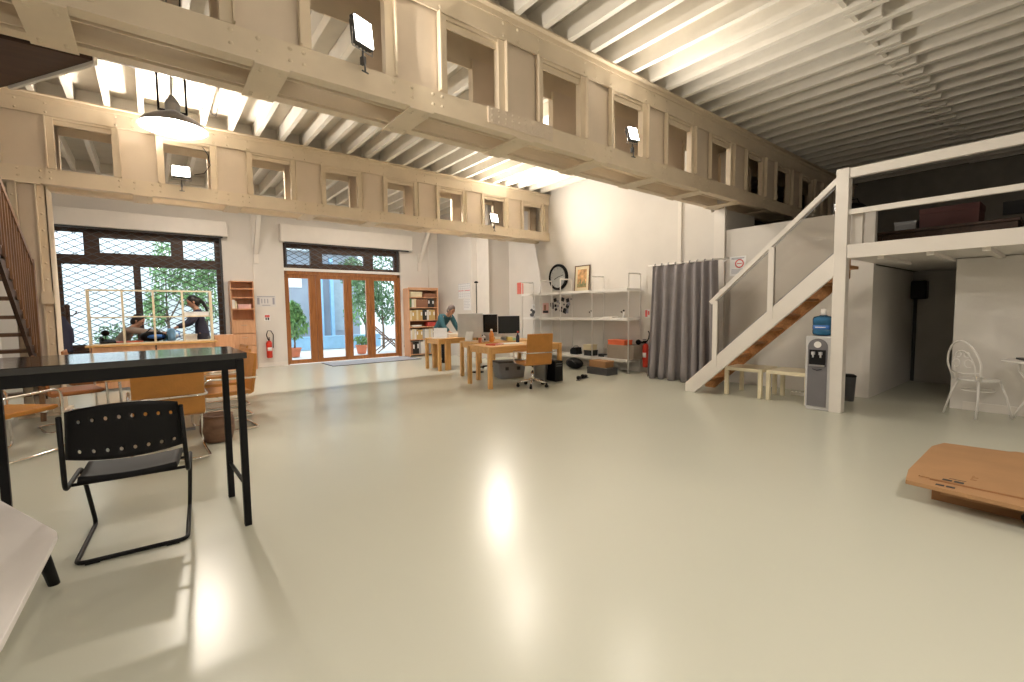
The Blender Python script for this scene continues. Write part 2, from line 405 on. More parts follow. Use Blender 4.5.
# roller boxes
for x0, x1, z0, z1, lab in ((-1.62, 1.45, 3.05, 3.38, 'long white shutter box above the wide left window'), (2.54, 6.02, 3.05, 3.46, 'long white shutter box above the wooden glazed doors')):
    t = thing('shutter_box', lab, 'shutter box', ((x0+x1)/2, YW-.2, z0))
    b = MB(); b.box(x0+.02, x1-.02, YW-.22, YW-.002, z0, z1); b.build('casing', M['white'], t, world=True, bevel=.01)
    b = MB(); b.box(x0, x0+.018, YW-.225, YW-.002, z0-.005, z1+.005); b.build('end_cap', M['white'], t, world=True); b = MB(); b.box(x1-.018, x1, YW-.225, YW-.002, z0-.005, z1+.005); b.build('end_cap', M['white'], t, world=True)
    b = MB(); b.box(x0+.1, x1-.1, YW-.14, YW-.08, z0-.03, z0-.001); b.build('bottom_bar', M['darkgrey'], t, world=True)

# ------------------------------------------------------------------ riveted girders
def rivet(b, p, ax='y', sg=-1, r=.017):
    p = Vector(p); n = 6
    d = Vector((0, sg, 0)) if ax == 'y' else Vector((0, 0, sg))
    u = Vector((1, 0, 0)); w = d.cross(u)
    vs = [p+(u*math.cos(2*PI*k/n)+w*math.sin(2*PI*k/n))*r for k in range(n)]+[p+d*r*.6+(u*math.cos(2*PI*k/n)+w*math.sin(2*PI*k/n))*r*.6 for k in range(n)]
    b.add(vs, [(k, (k+1) % n, n+(k+1) % n, n+k) for k in range(n)]+[tuple(range(n, 2*n))], True)
def girder(label, x0, x1, ox, yf, yr, splice=None, battop=True):
    t = thing('girder', label, 'girder', (x0, (yf+yr)/2, 3.0))
    for side, y, sg in (('front', yf, -1), ('rear', yr, 1)):
        # bottom chord: web plate with flange turned outward and inward
        b = MB(); b.box(x0, x1, y-.008, y+.008, 3.012, 3.20); b.box(x0, x1, y-.055, y+.075*-sg if sg < 0 else y+.055, 3.0, 3.012) if False else b.box(x0, x1, min(y+sg*.03, y-sg*.075), max(y+sg*.03, y-sg*.075), 2.998, 3.014)
        b.box(x0, x1, min(y-sg*.12, y-sg*.135), max(y-sg*.12, y-sg*.135), 3.0, 3.05)
        b.box(x0, x1, min(y+sg*.008, y+sg*.022), max(y+sg*.008, y+sg*.022), 3.014, 3.06)
        x = x0+.1
        k0 = math.floor((x0-ox)/1.13)
        for k in range(k0, int((x1-ox)/1.13)+1):
            for dx in (-.06, .62, .78, .98):
                for dz in (3.075, 3.16):
                    X = ox+k*1.13+dx
                    if x0+.03 < X < x1-.03: rivet(b, (X, y+sg*.008, dz), 'y', sg)
        b.build('bottom_chord', M['steel'], t, world=True)
        b = MB(); b.box(x0, x1, y-.008, y+.008, 3.87, 4.10); b.box(x0, x1, min(y+sg*.07, y-sg*.10), max(y+sg*.07, y-sg*.10), 4.10, 4.118)
        b.box(x0, x1, min(y+sg*.008, y+sg*.02), max(y+sg*.008, y+sg*.02), 4.05, 4.10)
        for k in range(k0, int((x1-ox)/1.13)+1):
            for dx in (-.06, .62, .8):
                for dz in (3.91, 4.02):
                    X = ox+k*1.13+dx
                    if x0+.03 < X < x1-.03: rivet(b, (X, y+sg*.008, dz), 'y', sg)
        b.build('top_chord', M['steel'], t, world=True)
        k = k0-1
        while ox+k*1.13 < x1:
            a = ox+k*1.13+.565; c = a+.565                 # solid panel between two openings
            a2, c2 = max(a, x0), min(c, x1)
            if c2-a2 > .1:
                b = MB(); b.box(a2, c2, y-.005-sg*.030, y+.005-sg*.030, 3.17, 3.90); b.build('web_panel', M['steelface'], t, world=True)
                for q0, q1 in ((a, a+.05), (c-.05, c)):
                    if q0 > x0 and q1 < x1:
                        left = q0 == a
                        lo, hi = (q0, q1+.035) if left else (q0-.035, q1)
                        b = MB(); b.box(lo, hi, min(y-sg*.012, y+sg*.002), max(y-sg*.012, y+sg*.002), 3.205, 3.865)
                        g0 = hi-.013 if left else lo+.001                       # outstanding leg on the panel side
                        b.box(g0, g0+.012, min(y+sg*.002, y+sg*.042), max(y+sg*.002, y+sg*.042), 3.207, 3.863)
                        g1 = lo+.001 if left else hi-.013                       # inner leg along the opening
                        b.box(g1, g1+.012, min(y-sg*.013, y-sg*.075), max(y-sg*.013, y-sg*.075), 3.207, 3.863)
                        b.build('post_angle', M['steel'], t, world=True)
            o0, o1 = ox+k*1.13, ox+k*1.13+.565             # header plate above the opening
            if o0 > x0 and o1 < x1:
                b = MB(); b.box(o0, o1, min(y-sg*.03, y-sg*.045), max(y-sg*.03, y-sg*.045), 3.78, 3.93); b.box(o0, o1, min(y-sg*.01, y-sg*.03), max(y-sg*.01, y-sg*.03), 3.84, 3.87); b.build('header_plate', M['steel'], t, world=True)
            k += 1
    k = math.floor((x0-ox)/1.13)-1                          # batten plates under the two webs
    while ox+k*1.13 < x1:
        a = ox+k*1.13-.38; c = a+.22
        if a > x0 and c < x1:
            b = MB(); b.box(a, c, yf-.03, yr+.03, 2.984, 2.998)
            for dx in (.05, .17):
                for dy in (yf+.03, yf+.07, yr-.07, yr-.03): rivet(b, (a+dx, dy, 2.984), 'z', -1, .015)
            b.build('batten_plate', M['steel'], t, world=True)
            b = MB(); b.box(a, c, yf+.02, yr-.02, 4.10, 4.112); b.build('tie_plate', M['steel'], t, world=True)
        k += 1
    if splice:
        b = MB(); a, c = splice; b.box(a, c, yf-.03, yf-.008, 3.055, 3.205)
        n = int((c-a)/.075)
        for i in range(n):
            for dz in (3.08, 3.13, 3.18): rivet(b, (a+.04+i*(c-a-.08)/(n-1), yf-.03, dz), 'y', -1, .013)
        b.build('splice_plate', M['steelface'], t, world=True)
    return t
girder('near riveted cream steel box girder crossing the whole hall', XL+.003, XE-.003, 1.01, 3.58, 4.10, splice=(2.56, 3.38))
girder('far riveted cream steel box girder in front of the window wall', XL+.003, XR-.003, -.875, 8.40, 8.92)
# column under the far girder
t = thing('column', 'cream riveted steel column under far girder beside brown staircase', 'column', (-1.17, 8.66, 0))
b = MB()
b.box(-1.25, -1.09, 8.44, 8.455, 0, 2.98); b.build('web_plate', M['steelface'], t, world=True)
for x0, x1 in ((-1.345, -1.25), (-1.09, -.995)):
    b = MB(); b.box(x0, x1, 8.42, 8.435, 0, 2.98); b.box(x0 if x0 < -1.2 else x1-.012, x0+.012 if x0 < -1.2 else x1, 8.42, 8.90, 0, 2.98)
    b.box(x1-.012 if x0 < -1.2 else x0, x1 if x0 < -1.2 else x0+.012, 8.37, 8.435, 0, 2.98)
    for k in range(14):
        rivet(b, ((x0+x1)/2, 8.42, .1+k*.21), 'y', -1)
    b.build('flange', M['steel'], t, world=True)
b = MB(); b.box(-1.10, -.98, 8.34, 8.42, 1.46, 1.62); b.box(-1.40, -.94, 8.36, 8.94, 0, .03); b.build('clamp_plate', M['steel'], t, world=True)

# ------------------------------------------------------------------ lights
def area(name, loc, dirv, size, power, col=(1, .86, .68), parent=None, spread=None, shape='SQUARE'):
    ld = bpy.data.lights.new(name, 'AREA'); ld.size = size; ld.energy = power; ld.color = col; ld.shape = shape
    if spread: ld.spread = spread
    o = bpy.data.objects.new(name, ld); COL.objects.link(o)
    o.rotation_euler = Vector(dirv).to_track_quat('-Z', 'Y').to_euler(); o.location = loc
    return o
def pointl(name, loc, power, col=(1, .86, .68), r=.06):
    ld = bpy.data.lights.new(name, 'POINT'); ld.energy = power; ld.color = col; ld.shadow_soft_size = r
    o = bpy.data.objects.new(name, ld); COL.objects.link(o); o.location = loc
    return o
WARM = (1, .90, .77)
FP = 100
def floodlight(loc, d, w, h, label, power, hang=-1):
    """clamp-on work light: loc = centre of the lit face, d = direction the face looks"""
    d = Vector(d).normalized(); rz = math.atan2(d.x, -d.y)
    tilt = math.asin(d.z)
    t = thing('floodlight', label, 'floodlight', loc, rz)
    mx = Matrix.Rotation(-tilt, 4, 'X')
    b = MB(); b.box(-w/2, w/2, .004, .045, -h/2, h/2, mx)
    for k in range(5): b.box(-w/2+.02+k*(w-.04)/4-.004, -w/2+.02+k*(w-.04)/4+.004, .045, .07, -h/2+.01, h/2-.01, mx)
    b.build('housing', M['darkgrey'], t)
    b = MB(); b.box(-w/2+.006, w/2-.006, -.003, .003, -h/2+.006, h/2-.006, mx); b.build('lit_face', M['flood'], t)
    b = MB(); b.tube([(-w/2-.008, .02, 0), (-w/2-.008, .02, -h/2-.03), (w/2+.008, .02, -h/2-.03), (w/2+.008, .02, 0)], .006, n=6); b.build('bracket', M['steelgrey'], t)
    z2 = -h/2-.03
    b = MB(); b.cyl((0, .02, z2), (0, .02, z2-.05), .008, n=8); b.box(-.012, .012, -.0, .04, z2-.10, z2-.045); b.cyl((0, .0, z2-.10), (0, .0, z2-.16), .007, n=8); b.cyl((-.03, 0, z2-.16), (.03, 0, z2-.16), .006, n=6); b.build('clamp', M['darkgrey'], t)
    area('floodlight_beam', Vector(loc)+d*.03, d, min(w, h)*.9, power, WARM)
    return t
floodlight((1.36, 3.47, 3.40), (.35, -.93, .10), .17, .20, 'bright floodlight clamped to the near girder, close to the left', FP*.45)
floodlight((4.63, 3.47, 3.39), (-.15, -.92, .28), .14, .17, 'small bright floodlight clamped to the middle of the near girder', FP*.33)
f3 = floodlight((.44, 8.28, 3.38), (-.1, -.92, .40), .22, .18, 'bright floodlight with looped cable on the far girder, beyond the pendant lamp', FP)
b = MB(); b.tube([(.16, .02, -.02), (.28, .05, .02), (.36, .08, .16), (.34, .1, .32), (.28, .1, .42)], .006, n=6); b.build('cable', M['black'], f3)
floodlight((6.08, 8.28, 3.35), (0, -.95, .30), .19, .19, 'round glare floodlight on the far girder near the shelf wall', FP)
t = thing('floodlight', 'dark floodlight under the joists mostly hidden behind the near girder', 'floodlight', (4.78, 5.95, 3.84))
b = MB(); b.box(-.09, .09, -.03, .03, .0, .16); b.build('housing', M['darkgrey'], t)
b = MB(); b.box(-.08, .08, -.036, -.030, .01, .15); b.build('lit_face', M['flood'], t)
b = MB(); b.cyl((0, .0, .16), (0, .0, .29), .01, n=8); b.build('stem', M['darkgrey'], t)
area('floodlight_beam', (4.78, 5.88, 3.9), (0, -1, -.1), .15, FP*.5, WARM)

# pendant lamp
t = thing('pendant_lamp', 'grey enamel factory pendant lamp hanging below the left joists', 'lamp', (.25, 5.35, 3.02))
b = MB(); b.lathe([(.275, 0), (.27, .012), (.24, .05), (.18, .09), (.11, .125), (.07, .14), (.06, .15)], n=36, cap=False); b.lathe([(.275, 0), (.262, .008), (.232, .048), (.172, .088), (.10, .122), (.06, .14)], n=36, cap=False)
b.f = b.f; b.build('lamp_shade', M['lampshade'], t)
b = MB(); b.lathe([(.0, .085), (.17, .080), (.228, .040), (.260, .004)], n=36, cap=False); b.build('inner_reflector', M['shadein'], t)
b = MB(); b.ball((0, 0, .045), .05, n=14); b.build('bulb', M['bulb'], t)
b = MB(); b.lathe([(.055, .15), (.06, .16), (.06, .22), (.05, .25), (.03, .28), (.02, .30)], n=16, smooth=False); b.build('lamp_holder', M['steelgrey'], t)
b = MB(); b.box(-.11, .11, -.012, .012, .15, .165); b.cyl((-.105, 0, .15), (-.105, 0, 1.22), .009, n=8); b.cyl((.105, 0, .15), (.105, 0, 1.22), .009, n=8); b.build('hanger_rod', M['black'], t)
b = MB(); b.tube([(0, 0, .30), (0, 0, .9), (0, 0, 1.25)], .007, n=6); b.tube([(.02, 0, .8), (.08, .02, .5), (.2, .1, .3), (.36, .2, .27), (.42, .3, .5), (.36, .3, 1.1)], .004, n=5); b.build('cable', M['steelgrey'], t)
ld = pointl('pendant_light', (.25, 5.35, 3.0), 42, WARM, .12); ld.data.type = 'SPOT' if False else 'POINT'

# unseen strip lights added to brighten the window wall and the near girder
def strip(label, loc, L, power, along='x'):
    t = thing('added_strip_light', label, 'lamp', loc, 0 if along == 'x' else PI/2)
    q = MB(); q.box(-L/2, L/2, -.05, .05, .03, .07); q.build('housing', M['whitemetal'], t)
    q = MB(); q.cyl((-L/2+.03, 0, .012), (L/2-.03, 0, .012), .014, n=10); q.build('tube', M['tubelit'], t)
    ld = bpy.data.lights.new('added_strip_glow', 'AREA'); ld.shape = 'RECTANGLE'; ld.size = L-.1; ld.size_y = .06; ld.energy = power; ld.color = (1, .90, .80)
    o = bpy.data.objects.new('added_strip_glow', ld); COL.objects.link(o); o.location = (loc[0], loc[1], loc[2]-.01); o.rotation_euler = (0, 0, 0 if along == 'x' else PI/2)
    return t
strip('added white strip light under the rear joists left of the doors', (.9, 9.20, 4.05), 1.5, 80)
strip('added white strip light under the rear joists near the bookcase', (5.0, 9.20, 4.05), 1.5, 80)
strip('added white strip light under the front joists, out of view near the camera', (1.2, -1.0, 4.05), 1.5, 95)
# world
w = bpy.data.worlds.new('World'); scene.world = w; w.use_nodes = True
bg = w.node_tree.nodes['Background']; bg.inputs['Strength'].default_value = 3.6
tc = w.node_tree.nodes.new('ShaderNodeTexCoord'); sp = w.node_tree.nodes.new('ShaderNodeSeparateXYZ'); cr = w.node_tree.nodes.new('ShaderNodeValToRGB')
w.node_tree.links.new(tc.outputs['Generated'], sp.inputs[0]); w.node_tree.links.new(sp.outputs[2], cr.inputs[0]); w.node_tree.links.new(cr.outputs[0], bg.inputs[0])
cr.color_ramp.elements[0].color = (.80, .88, .92, 1); cr.color_ramp.elements[1].color = (.70, .86, 1, 1)
scene.view_settings.view_transform = 'Standard'; scene.view_settings.look = 'None'; scene.view_settings.gamma = 1
scene.view_settings.use_curve_mapping = False; scene.view_settings.exposure = 0.16

# ================================================================== furniture helpers
def fillet(pts, r, n=4, closed=False):
    P = [Vector(p) for p in pts]; out = []
    N = len(P)
    for i in range(N):
        if not closed and i in (0, N-1): out.append(P[i]); continue
        a, p, c = P[i-1], P[i], P[(i+1) % N]
        d0 = (a-p); d1 = (c-p); rr = min(r, d0.length*.48, d1.length*.48)
        s = p+d0.normalized()*rr; e = p+d1.normalized()*rr
        for k in range(n+1):
            t = k/n; out.append(s*(1-t)**2+p*2*t*(1-t)+e*t*t)
    return out
def legtable(t, w, d, h, leg, top, m, mt=None, apron=.07, inset=.02, ax=0):
    b = MB(); b.box(-w/2, w/2, -d/2, d/2, h-top, h); b.build('tabletop', mt or m, t, bevel=.004)
    for sx in (-1, 1):
        for sy in (-1, 1):
            b = MB(); x = sx*(w/2-inset-leg/2); y = sy*(d/2-inset-leg/2); b.box(x-leg/2, x+leg/2, y-leg/2, y+leg/2, 0, h-top)
            b.build('leg', M['pinev'] if m is M['pine'] else m, t, bevel=.003)
    if apron:
        b = MB(); e = inset+leg*.5
        for sy in (-1, 1): b.box(-w/2+e+leg/2, w/2-e-leg/2, sy*(d/2-e)-.01, sy*(d/2-e)+.01, h-top-apron, h-top)
        for sx in (-1, 1): b.box(sx*(w/2-e)-.01, sx*(w/2-e)+.01, -d/2+e+leg/2, d/2-e-leg/2, h-top-apron, h-top)
        b.build('apron', m, t)

# ------------------------------------------------------------------ mezzanine, stair, curtain side
b = MB(); b.box(6.52, XE, YB, 1.84, 1.87, 2.02); b.box(XR+.1, XE, 1.84, 8.6, 1.87, 2.02) if False else None
struct('floor.001', b, M['white'])
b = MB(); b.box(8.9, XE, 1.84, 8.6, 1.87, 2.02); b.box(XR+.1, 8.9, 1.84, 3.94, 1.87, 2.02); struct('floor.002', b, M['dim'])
t = sroot('trim_9', (6.5, 1.84, 1.86)); b = MB(); b.box(6.47, 6.52, YB, 1.80, 1.86, 2.02); b.build('edge_beam', M['white'], t, world=True, bevel=.004)
for k in range(9):
    y = 1.5-k*.42; b = MB(); b.box(6.55, XR-.01, y-.03, y+.03, 1.83, 1.868); o = b.build('slat', M['white'], t, world=True)
t = thing('mezzanine_railing', 'white wooden railing and tall post along the mezzanine edge', 'railing', (6.55, 1.87, 0))
b = MB(); b.box(6.485, 6.615, 1.81, 1.94, 0, 2.92); b.build('post', M['white'], t, world=True, bevel=.005)
b = MB(); b.box(6.62, 6.71, 1.70, 1.80, 2.02, 2.40); b.build('post', M['white'], t, world=True)
b = MB(); b.box(6.50, 6.56, YB+.01, 1.86, 2.80, 2.91); b.build('top_rail', M['white'], t, world=True, bevel=.004)
b = MB(); b.box(6.51, 6.56, YB+.01, 1.82, 2.375, 2.435); b.build('middle_rail', M['white'], t, world=True, bevel=.003)

t = thing('staircase', 'white stringer staircase with brown treads up to the mezzanine', 'staircase', (6.55, 3.8, 0))
def stringer(x0, x1, m, name):
    b = MB(); b.prism([(3.73, 0), (3.885, 0), (3.885, .13), (1.945, 1.935), (1.945, 1.66)], 'x', x0, x1); b.build(name, m, t, world=True, bevel=.004)
stringer(6.52, 6.57, M['white'], 'stringer'); stringer(7.12, 7.16, M['stairwood'], 'stringer')
for k in range(1, 10):
    y = 3.93-.2165*k; b = MB(); b.box(6.57, 7.12, y-.13, y+.13, .2*k-.035, .2*k); b.build('tread', M['stairwood'], t, world=True)
b = MB(); b.bar((6.545, 3.50, 1.37), (6.545, 1.90, 2.84), .05, .06); b.build('handrail', M['white'], t, world=True, bevel=.004)
for y in (3.42, 2.66):
    b = MB(); b.box(6.514, 6.576, y-.035, y+.035, .13+.93*(3.87-y)-.12, 1.40+.92*(3.45-y)-.03); b.build('newel_post', M['white'], t, world=True)
for ya, yb in ((3.385, 2.695), (2.625, 1.945)):
    f0 = lambda y: .13+.93*(3.87-y)+.035; f1 = lambda y: 1.40+.92*(3.45-y)-.055
    b = MB(); b.prism([(ya, f0(ya)), (yb, f0(yb)), (yb, f1(yb)), (ya, f1(ya))], 'x', 6.541, 6.547); b.build('clear_panel', M['plexi'], t, world=True)
    b = MB(); b.bar((6.544, ya, f1(ya)+.002), (6.544, yb, f1(yb)+.002), .010, .008); b.bar((6.544, ya, f0(ya)), (6.544, yb, f0(yb)), .010, .008); b.build('panel_seal', M['grey'], t, world=True)

# curtain and rod
t = thing('curtain_rod', 'pale curtain rod over the grey curtain', 'curtain rod', (7.3, 4.5, 2.09))
b = MB(); b.cyl((7.3, 3.62, 2.09), (7.3, 5.12, 2.09), .013, n=10); b.build('rod', M['whitemetal'], t, world=True)
b = MB(); b.tube(fillet([(7.3, 3.62, 2.09), (7.58, 3.80, 2.09), (7.84, 3.98, 2.09)], .1), .010, n=8); b.build('wall_bracket', M['whitemetal'], t, world=True)
b = MB(); b.cyl((7.3, 5.10, 2.09), (7.845, 5.10, 2.09), .010, n=8); b.build('wall_bracket', M['whitemetal'], t, world=True)
t = thing('curtain', 'heavy grey floor length curtain hanging beside the white staircase', 'curtain', (7.3, 4.45, 0))
b = MB(); NX, NZ = 150, 12; vs = []; fs = []
for j in range(NZ+1):
    v = j/NZ
    for i in range(NX+1):
        u = i/NX
        ph = u*2*PI*7+1.1*math.sin(u*8)+.35*math.sin(v*3+u*14)
        a = .035+.04*v*(.8+.5*math.sin(u*17))
        y = 5.03-u*(1.23+.06*v)+.03*math.sin(ph*2)*v+.07*v*(1-u)
        x = 7.3+a*math.sin(ph)+.02*math.sin(u*5+v*2)-.06*v*(1-u)
        vs.append((x, y, 2.075-v*2.055+.008*math.sin(ph)))
for j in range(NZ):
    for i in range(NX): a = j*(NX+1)+i; fs.append((a, a+1, a+NX+2, a+NX+1))
b.add(vs, fs, True); b.build('cloth', M['curtain'], t, world=True, solid=.006)
b = MB()
for k in range(9): b.cyl((7.3, 4.98-k*.137, 2.09), (7.3, 4.97-k*.137, 2.09), .026, n=12)
b.build('ring', M['steelgrey'], t, world=True, kind='stuff')

# poster on the stair wall
def sheet(name, label, cat, c, w, h, face, m, parts=(), group=None):
    """flat sheet on a wall; face 'x' = wall at constant X seen from -X, 'y' = wall at constant Y seen from -Y.
    parts: (name, material, [(u0,u1,v0,v1)...]) in sheet coordinates, u to the viewer's right, 0..1"""
    t = thing(name, label, cat, c, -PI/2 if face == 'x' else 0, group)
    b = MB(); b.box(-w/2, w/2, -.004, 0, -h/2, h/2); b.build('sheet', m, t)
    for nm, mm, rs in parts:
        b = MB()
        for r in rs:
            if len(r) == 4: b.box(-w/2+r[0]*w, -w/2+r[1]*w, -.0065, -.004, -h/2+r[2]*h, -h/2+r[3]*h)
            else:
                u, v, ro, ri, _ = r; n = 20; vs = [(-w/2+u*w+q*math.cos(2*PI*k/n), -.0065, -h/2+v*h+q*math.sin(2*PI*k/n)) for q in (ro, ri) for k in range(n)]
                b.add(vs, [(k, (k+1) % n, n+(k+1) % n, n+k) for k in range(n)])
        b.build(nm, mm, t)
    return t
lines = lambda u0, u1, v1, v0, n: [(u0, u1-(.15*(i % 3 == 2)), v1-(v1-v0)*i/n-.012, v1-(v1-v0)*i/n+.008) for i in range(n)]
sheet('notice', 'crooked white notice with red ring on the wall behind the stair', 'notice', (XR-.002, 3.73, 2.0), .27, .33, 'x', M['paper'],
      [('red_ring', M['redink'], [(.6, .62, .075, .055, 0)]), ('red_bar', M['redink'], [(.45, .75, .60, .64)]), ('printed_lines', M['greyink'], lines(.1, .9, .92, .82, 3)+lines(.1, .85, .34, .08, 5))])

# two small side tables
for i, (y, lab) in enumerate(((3.09, 'small cream square side table nearer the curtain, under the stair'), (2.50, 'small cream square side table beside the water dispenser'))):
    t = thing('side_table', lab, 'table', (6.97, y, 0), 0, 'cream side tables under the stair')
    legtable(t, .53, .53, .42, .05, .05, M['cream'], apron=0, inset=0)

# small things beneath the side tables
t = thing('power_strip', 'white power strip lying on the floor below the side tables', 'power strip', (7.4, 2.55, 0)); b = MB(); b.box(-.03, .03, -.14, .14, 0, .045); b.build('body', M['whitemetal'], t, bevel=.004)
b = MB(); [b.cyl((0, -.1+.05*k, .045), (0, -.1+.05*k, .047), .017, n=10) for k in range(5)]; b.build('socket', M['grey'], t)
# water dispenser
t = thing('water_dispenser', 'grey water dispenser with blue bottle beside the white post', 'water dispenser', (6.64, 2.07, 0))
b = MB(); b.box(-.16, .16, -.135, .135, .03, .93); b.box(-.15, .15, -.125, .125, 0, .03); b.build('cabinet', M['silver'], t, bevel=.012)
b = MB(); n = 12; arc = [(-.105, .05), (.105, .05), (.105, .80)]+[(.105*math.cos(PI*k/n), .80+.10*math.sin(PI*k/n)) for k in range(1, n)]+[(-.105, .80)]
b.prism(arc, 'x', -.172, -.158); b.build('front_panel', M['dispenser'], t)
b = MB(); b.box(-.1745, -.171, -.09, .09, .56, .76); b.build('tap_recess', M['black'], t)
for y in (-.04, .04):
    b = MB(); b.box(-.21, -.172, y-.016, y+.016, .70, .735); b.cyl((-.195, y, .70), (-.195, y, .665), .010, n=8); b.build('tap', M['silver'], t)
b = MB(); b.box(-.20, -.172, -.085, .085, .555, .575); b.build('drip_tray', M['steelgrey'], t)
b = MB(); b.cyl((-.172, 0, .825), (-.177, 0, .825), .04, n=24); b.build('dial', M['whitemetal'], t)
b = MB(); b.tube([(-.174, -.05, .52), (-.182, 0, .505), (-.174, .05, .52)], .004, n=6); b.build('door_groove', M['black'], t)
t = thing('water_bottle', 'blue tinted water bottle standing on the dispenser', 'water bottle', (6.64, 2.07, .93))
b = MB(); b.lathe([(.05, 0), (.105, .01), (.115, .03), (.115, .07), (.107, .075), (.115, .08), (.115, .135), (.107, .14), (.115, .145), (.115, .21), (.105, .235), (.05, .25), (.035, .26)], n=28); b.build('bottle_body', M['bottle'], t)
b = MB(); b.lathe([(.048, .003), (.10, .013), (.109, .033), (.109, .20), (.10, .228), (.04, .243)], n=28); b.build('water', M['water'], t)
b = MB(); n = 14; vs = [(.1165*math.cos(PI+(-.9+1.8*k/n)), .1165*math.sin(PI+(-.9+1.8*k/n)), z) for z in (.082, .134) for k in range(n+1)]
b.add(vs, [(k, k+1, n+2+k, n+1+k) for k in range(n)], True); b.build('label_band', M['blue'], t, solid=.001)
b = MB(); vs = [(.1175*math.cos(PI+(-.5+1.0*k/n)), .1175*math.sin(PI+(-.5+1.0*k/n)), z) for z in (.103, .113) for k in range(n+1)]
b.add(vs, [(k, k+1, n+2+k, n+1+k) for k in range(n)], True); b.build('label_stripe', M['paper'], t, solid=.001)
b = MB(); b.lathe([(.036, .255), (.036, .30), (.028, .335), (0, .34)], n=16); b.build('cap', M['whitemetal'], t)
# slim bin behind the post
t = thing('waste_bin', 'slim dark bin in the corner behind the white post', 'bin', (7.44, 1.99, 0))
b = MB(); b.lathe([(.05, 0), (.06, .01), (.075, .33), (.078, .335)], n=20); b.build('body', M['darkgrey'], t)
b = MB(); b.lathe([(.08, .335), (.08, .35), (.05, .37), (0, .375)], n=20); b.build('lid', M['black'], t)
# hall: box on the wall and pipe
t = thing('wall_heater', 'dark box with a pipe mounted in the dim hall', 'heater', (10.03, 1.76, 1.52))
b = MB(); b.box(-.10, .10, -.10, .10, -.12, .18); b.build('casing', M['black'], t, bevel=.02)
b = MB(); b.cyl((.07, .06, -.12), (.07, .06, -1.50), .025, n=10); b.build('pipe', M['darkgrey'], t)

# ------------------------------------------------------------------ bistro set
t = thing('bistro_chair', 'white wire garden chair with round seat by the right wall', 'chair', (7.50, .76, 0), R(-128))
b = MB(); b.lathe([(0, .415), (.17, .415), (.185, .425), (.17, .437), (0, .44)], n=24); b.build('seat', M['whitemetal'], t)
for sx, sy in ((-1, 1), (1, 1), (-1, -1), (1, -1)):
    b = MB(); b.tube([(sx*.12, sy*.12, .42), (sx*.16, sy*.16, .25), (sx*.19, sy*.21, .0)], .010, n=8); b.build('leg', M['whitemetal'], t)
b = MB(); b.tube([(-.16, -.14, .42)]+[(-.20*math.cos(PI*k/14)*(1 if k not in (0, 14) else .92), -.17-.06*math.sin(PI*k/14), .55+.33*math.sin(PI*k/14)) for k in range(15)]+[(.16, -.14, .42)], .010, n=8); b.build('back_frame', M['whitemetal'], t)
b = MB(); b.tube([(-.12, -.16, .43)]+[(-.12*math.cos(PI*k/10), -.17-.045*math.sin(PI*k/10), .56+.21*math.sin(PI*k/10)) for k in range(11)]+[(.12, -.16, .43)], .006, n=6)
b.tube([(-.17, -.17, .52), (0, -.19, .50), (.17, -.17, .52)], .006, n=6)
for s in (-1, 1):
    b.tube([(s*(.07+.045*math.cos(a)), -.2, .62+.045*math.sin(a)) for a in [k*PI/6 for k in range(11)]], .005, n=6)
    b.tube([(s*(.05+.03*math.cos(a)), -.2, .72+.03*math.sin(a)) for a in [k*PI/6 for k in range(11)]], .005, n=6)
b.build('back_scrollwork', M['whitemetal'], t)
b = MB(); b.tube([(.14*math.cos(a), .14*math.sin(a), .30-.0*a) for a in [k*PI/8 for k in range(16)]], .006, n=6, closed=True); b.build('leg_ring', M['whitemetal'], t)
t = thing('bistro_table', 'round white metal garden table at the right edge', 'table', (7.42, .30, 0))
b = MB(); b.lathe([(0, .665), (.27, .665), (.285, .672), (.285, .684), (.27, .688), (0, .688)], n=32); b.build('tabletop', M['whitemetal'], t)
for k in range(3):
    a = k*2*PI/3+.9; c, s = math.cos(a), math.sin(a)
    b = MB(); b.tube([(.2*c, .2*s, .665), (.19*c, .19*s, .55), (.07*c, .07*s, .40), (.07*c, .07*s, .30), (.17*c, .17*s, .14), (.23*c, .23*s, 0)], .010, n=8); b.build('leg', M['whitemetal'], t)
b = MB(); b.lathe([(.06, .345), (.078, .35), (.06, .355)], n=16); b.build('leg_collar', M['whitemetal'], t)
t = thing('laptop', 'closed black laptop lying on the round white table', 'laptop', (7.38, .33, .688), .4); b = MB(); b.box(-.15, .15, -.10, .10, 0, .012); b.build('base', M['black'], t, bevel=.003); b = MB(); b.box(-.15, .15, -.10, .10, .0125, .02); b.build('lid', M['darkgrey'], t, bevel=.003)

# ------------------------------------------------------------------ cardboard on the floor
cz = .125
t = thing('cardboard_sheet', 'large flattened cardboard box lying on a low stack at right', 'cardboard', (4.4, .2, 0))
b = MB(); b.prism([(3.84, .70), (4.10, .735), (4.93, .745), (5.12, .70), (5.32, -.55), (3.66, -.60), (3.81, .18)], 'z', cz, cz+.028); b.build('board', M['card'], t, world=True, bevel=.003)
b = MB(); b.prism([(3.98, .66), (4.72, .70), (5.18, .30), (5.22, -.5), (3.92, -.5)], 'z', cz+.030, cz+.036); b.build('upper_flap', M['card'], t, world=True)
b = MB(); b.box(3.955, 3.962, -.5, .60, cz+.028, cz+.0375); b.build('crease', M['carddark'], t, world=True)
b = MB(); b.box(3.985, 4.02, .50, .545, cz+.036, cz+.0372); b.box(3.985, 4.02, .445, .49, cz+.036, cz+.0372); b.box(3.87, 3.90, .52, .56, cz+.028, cz+.0295); b.box(3.87, 3.90, .47, .51, cz+.028, cz+.0295); b.box(4.05, 4.056, .44, .52, cz+.036, cz+.0372); b.build('printed_mark', M['ink'], t, world=True)
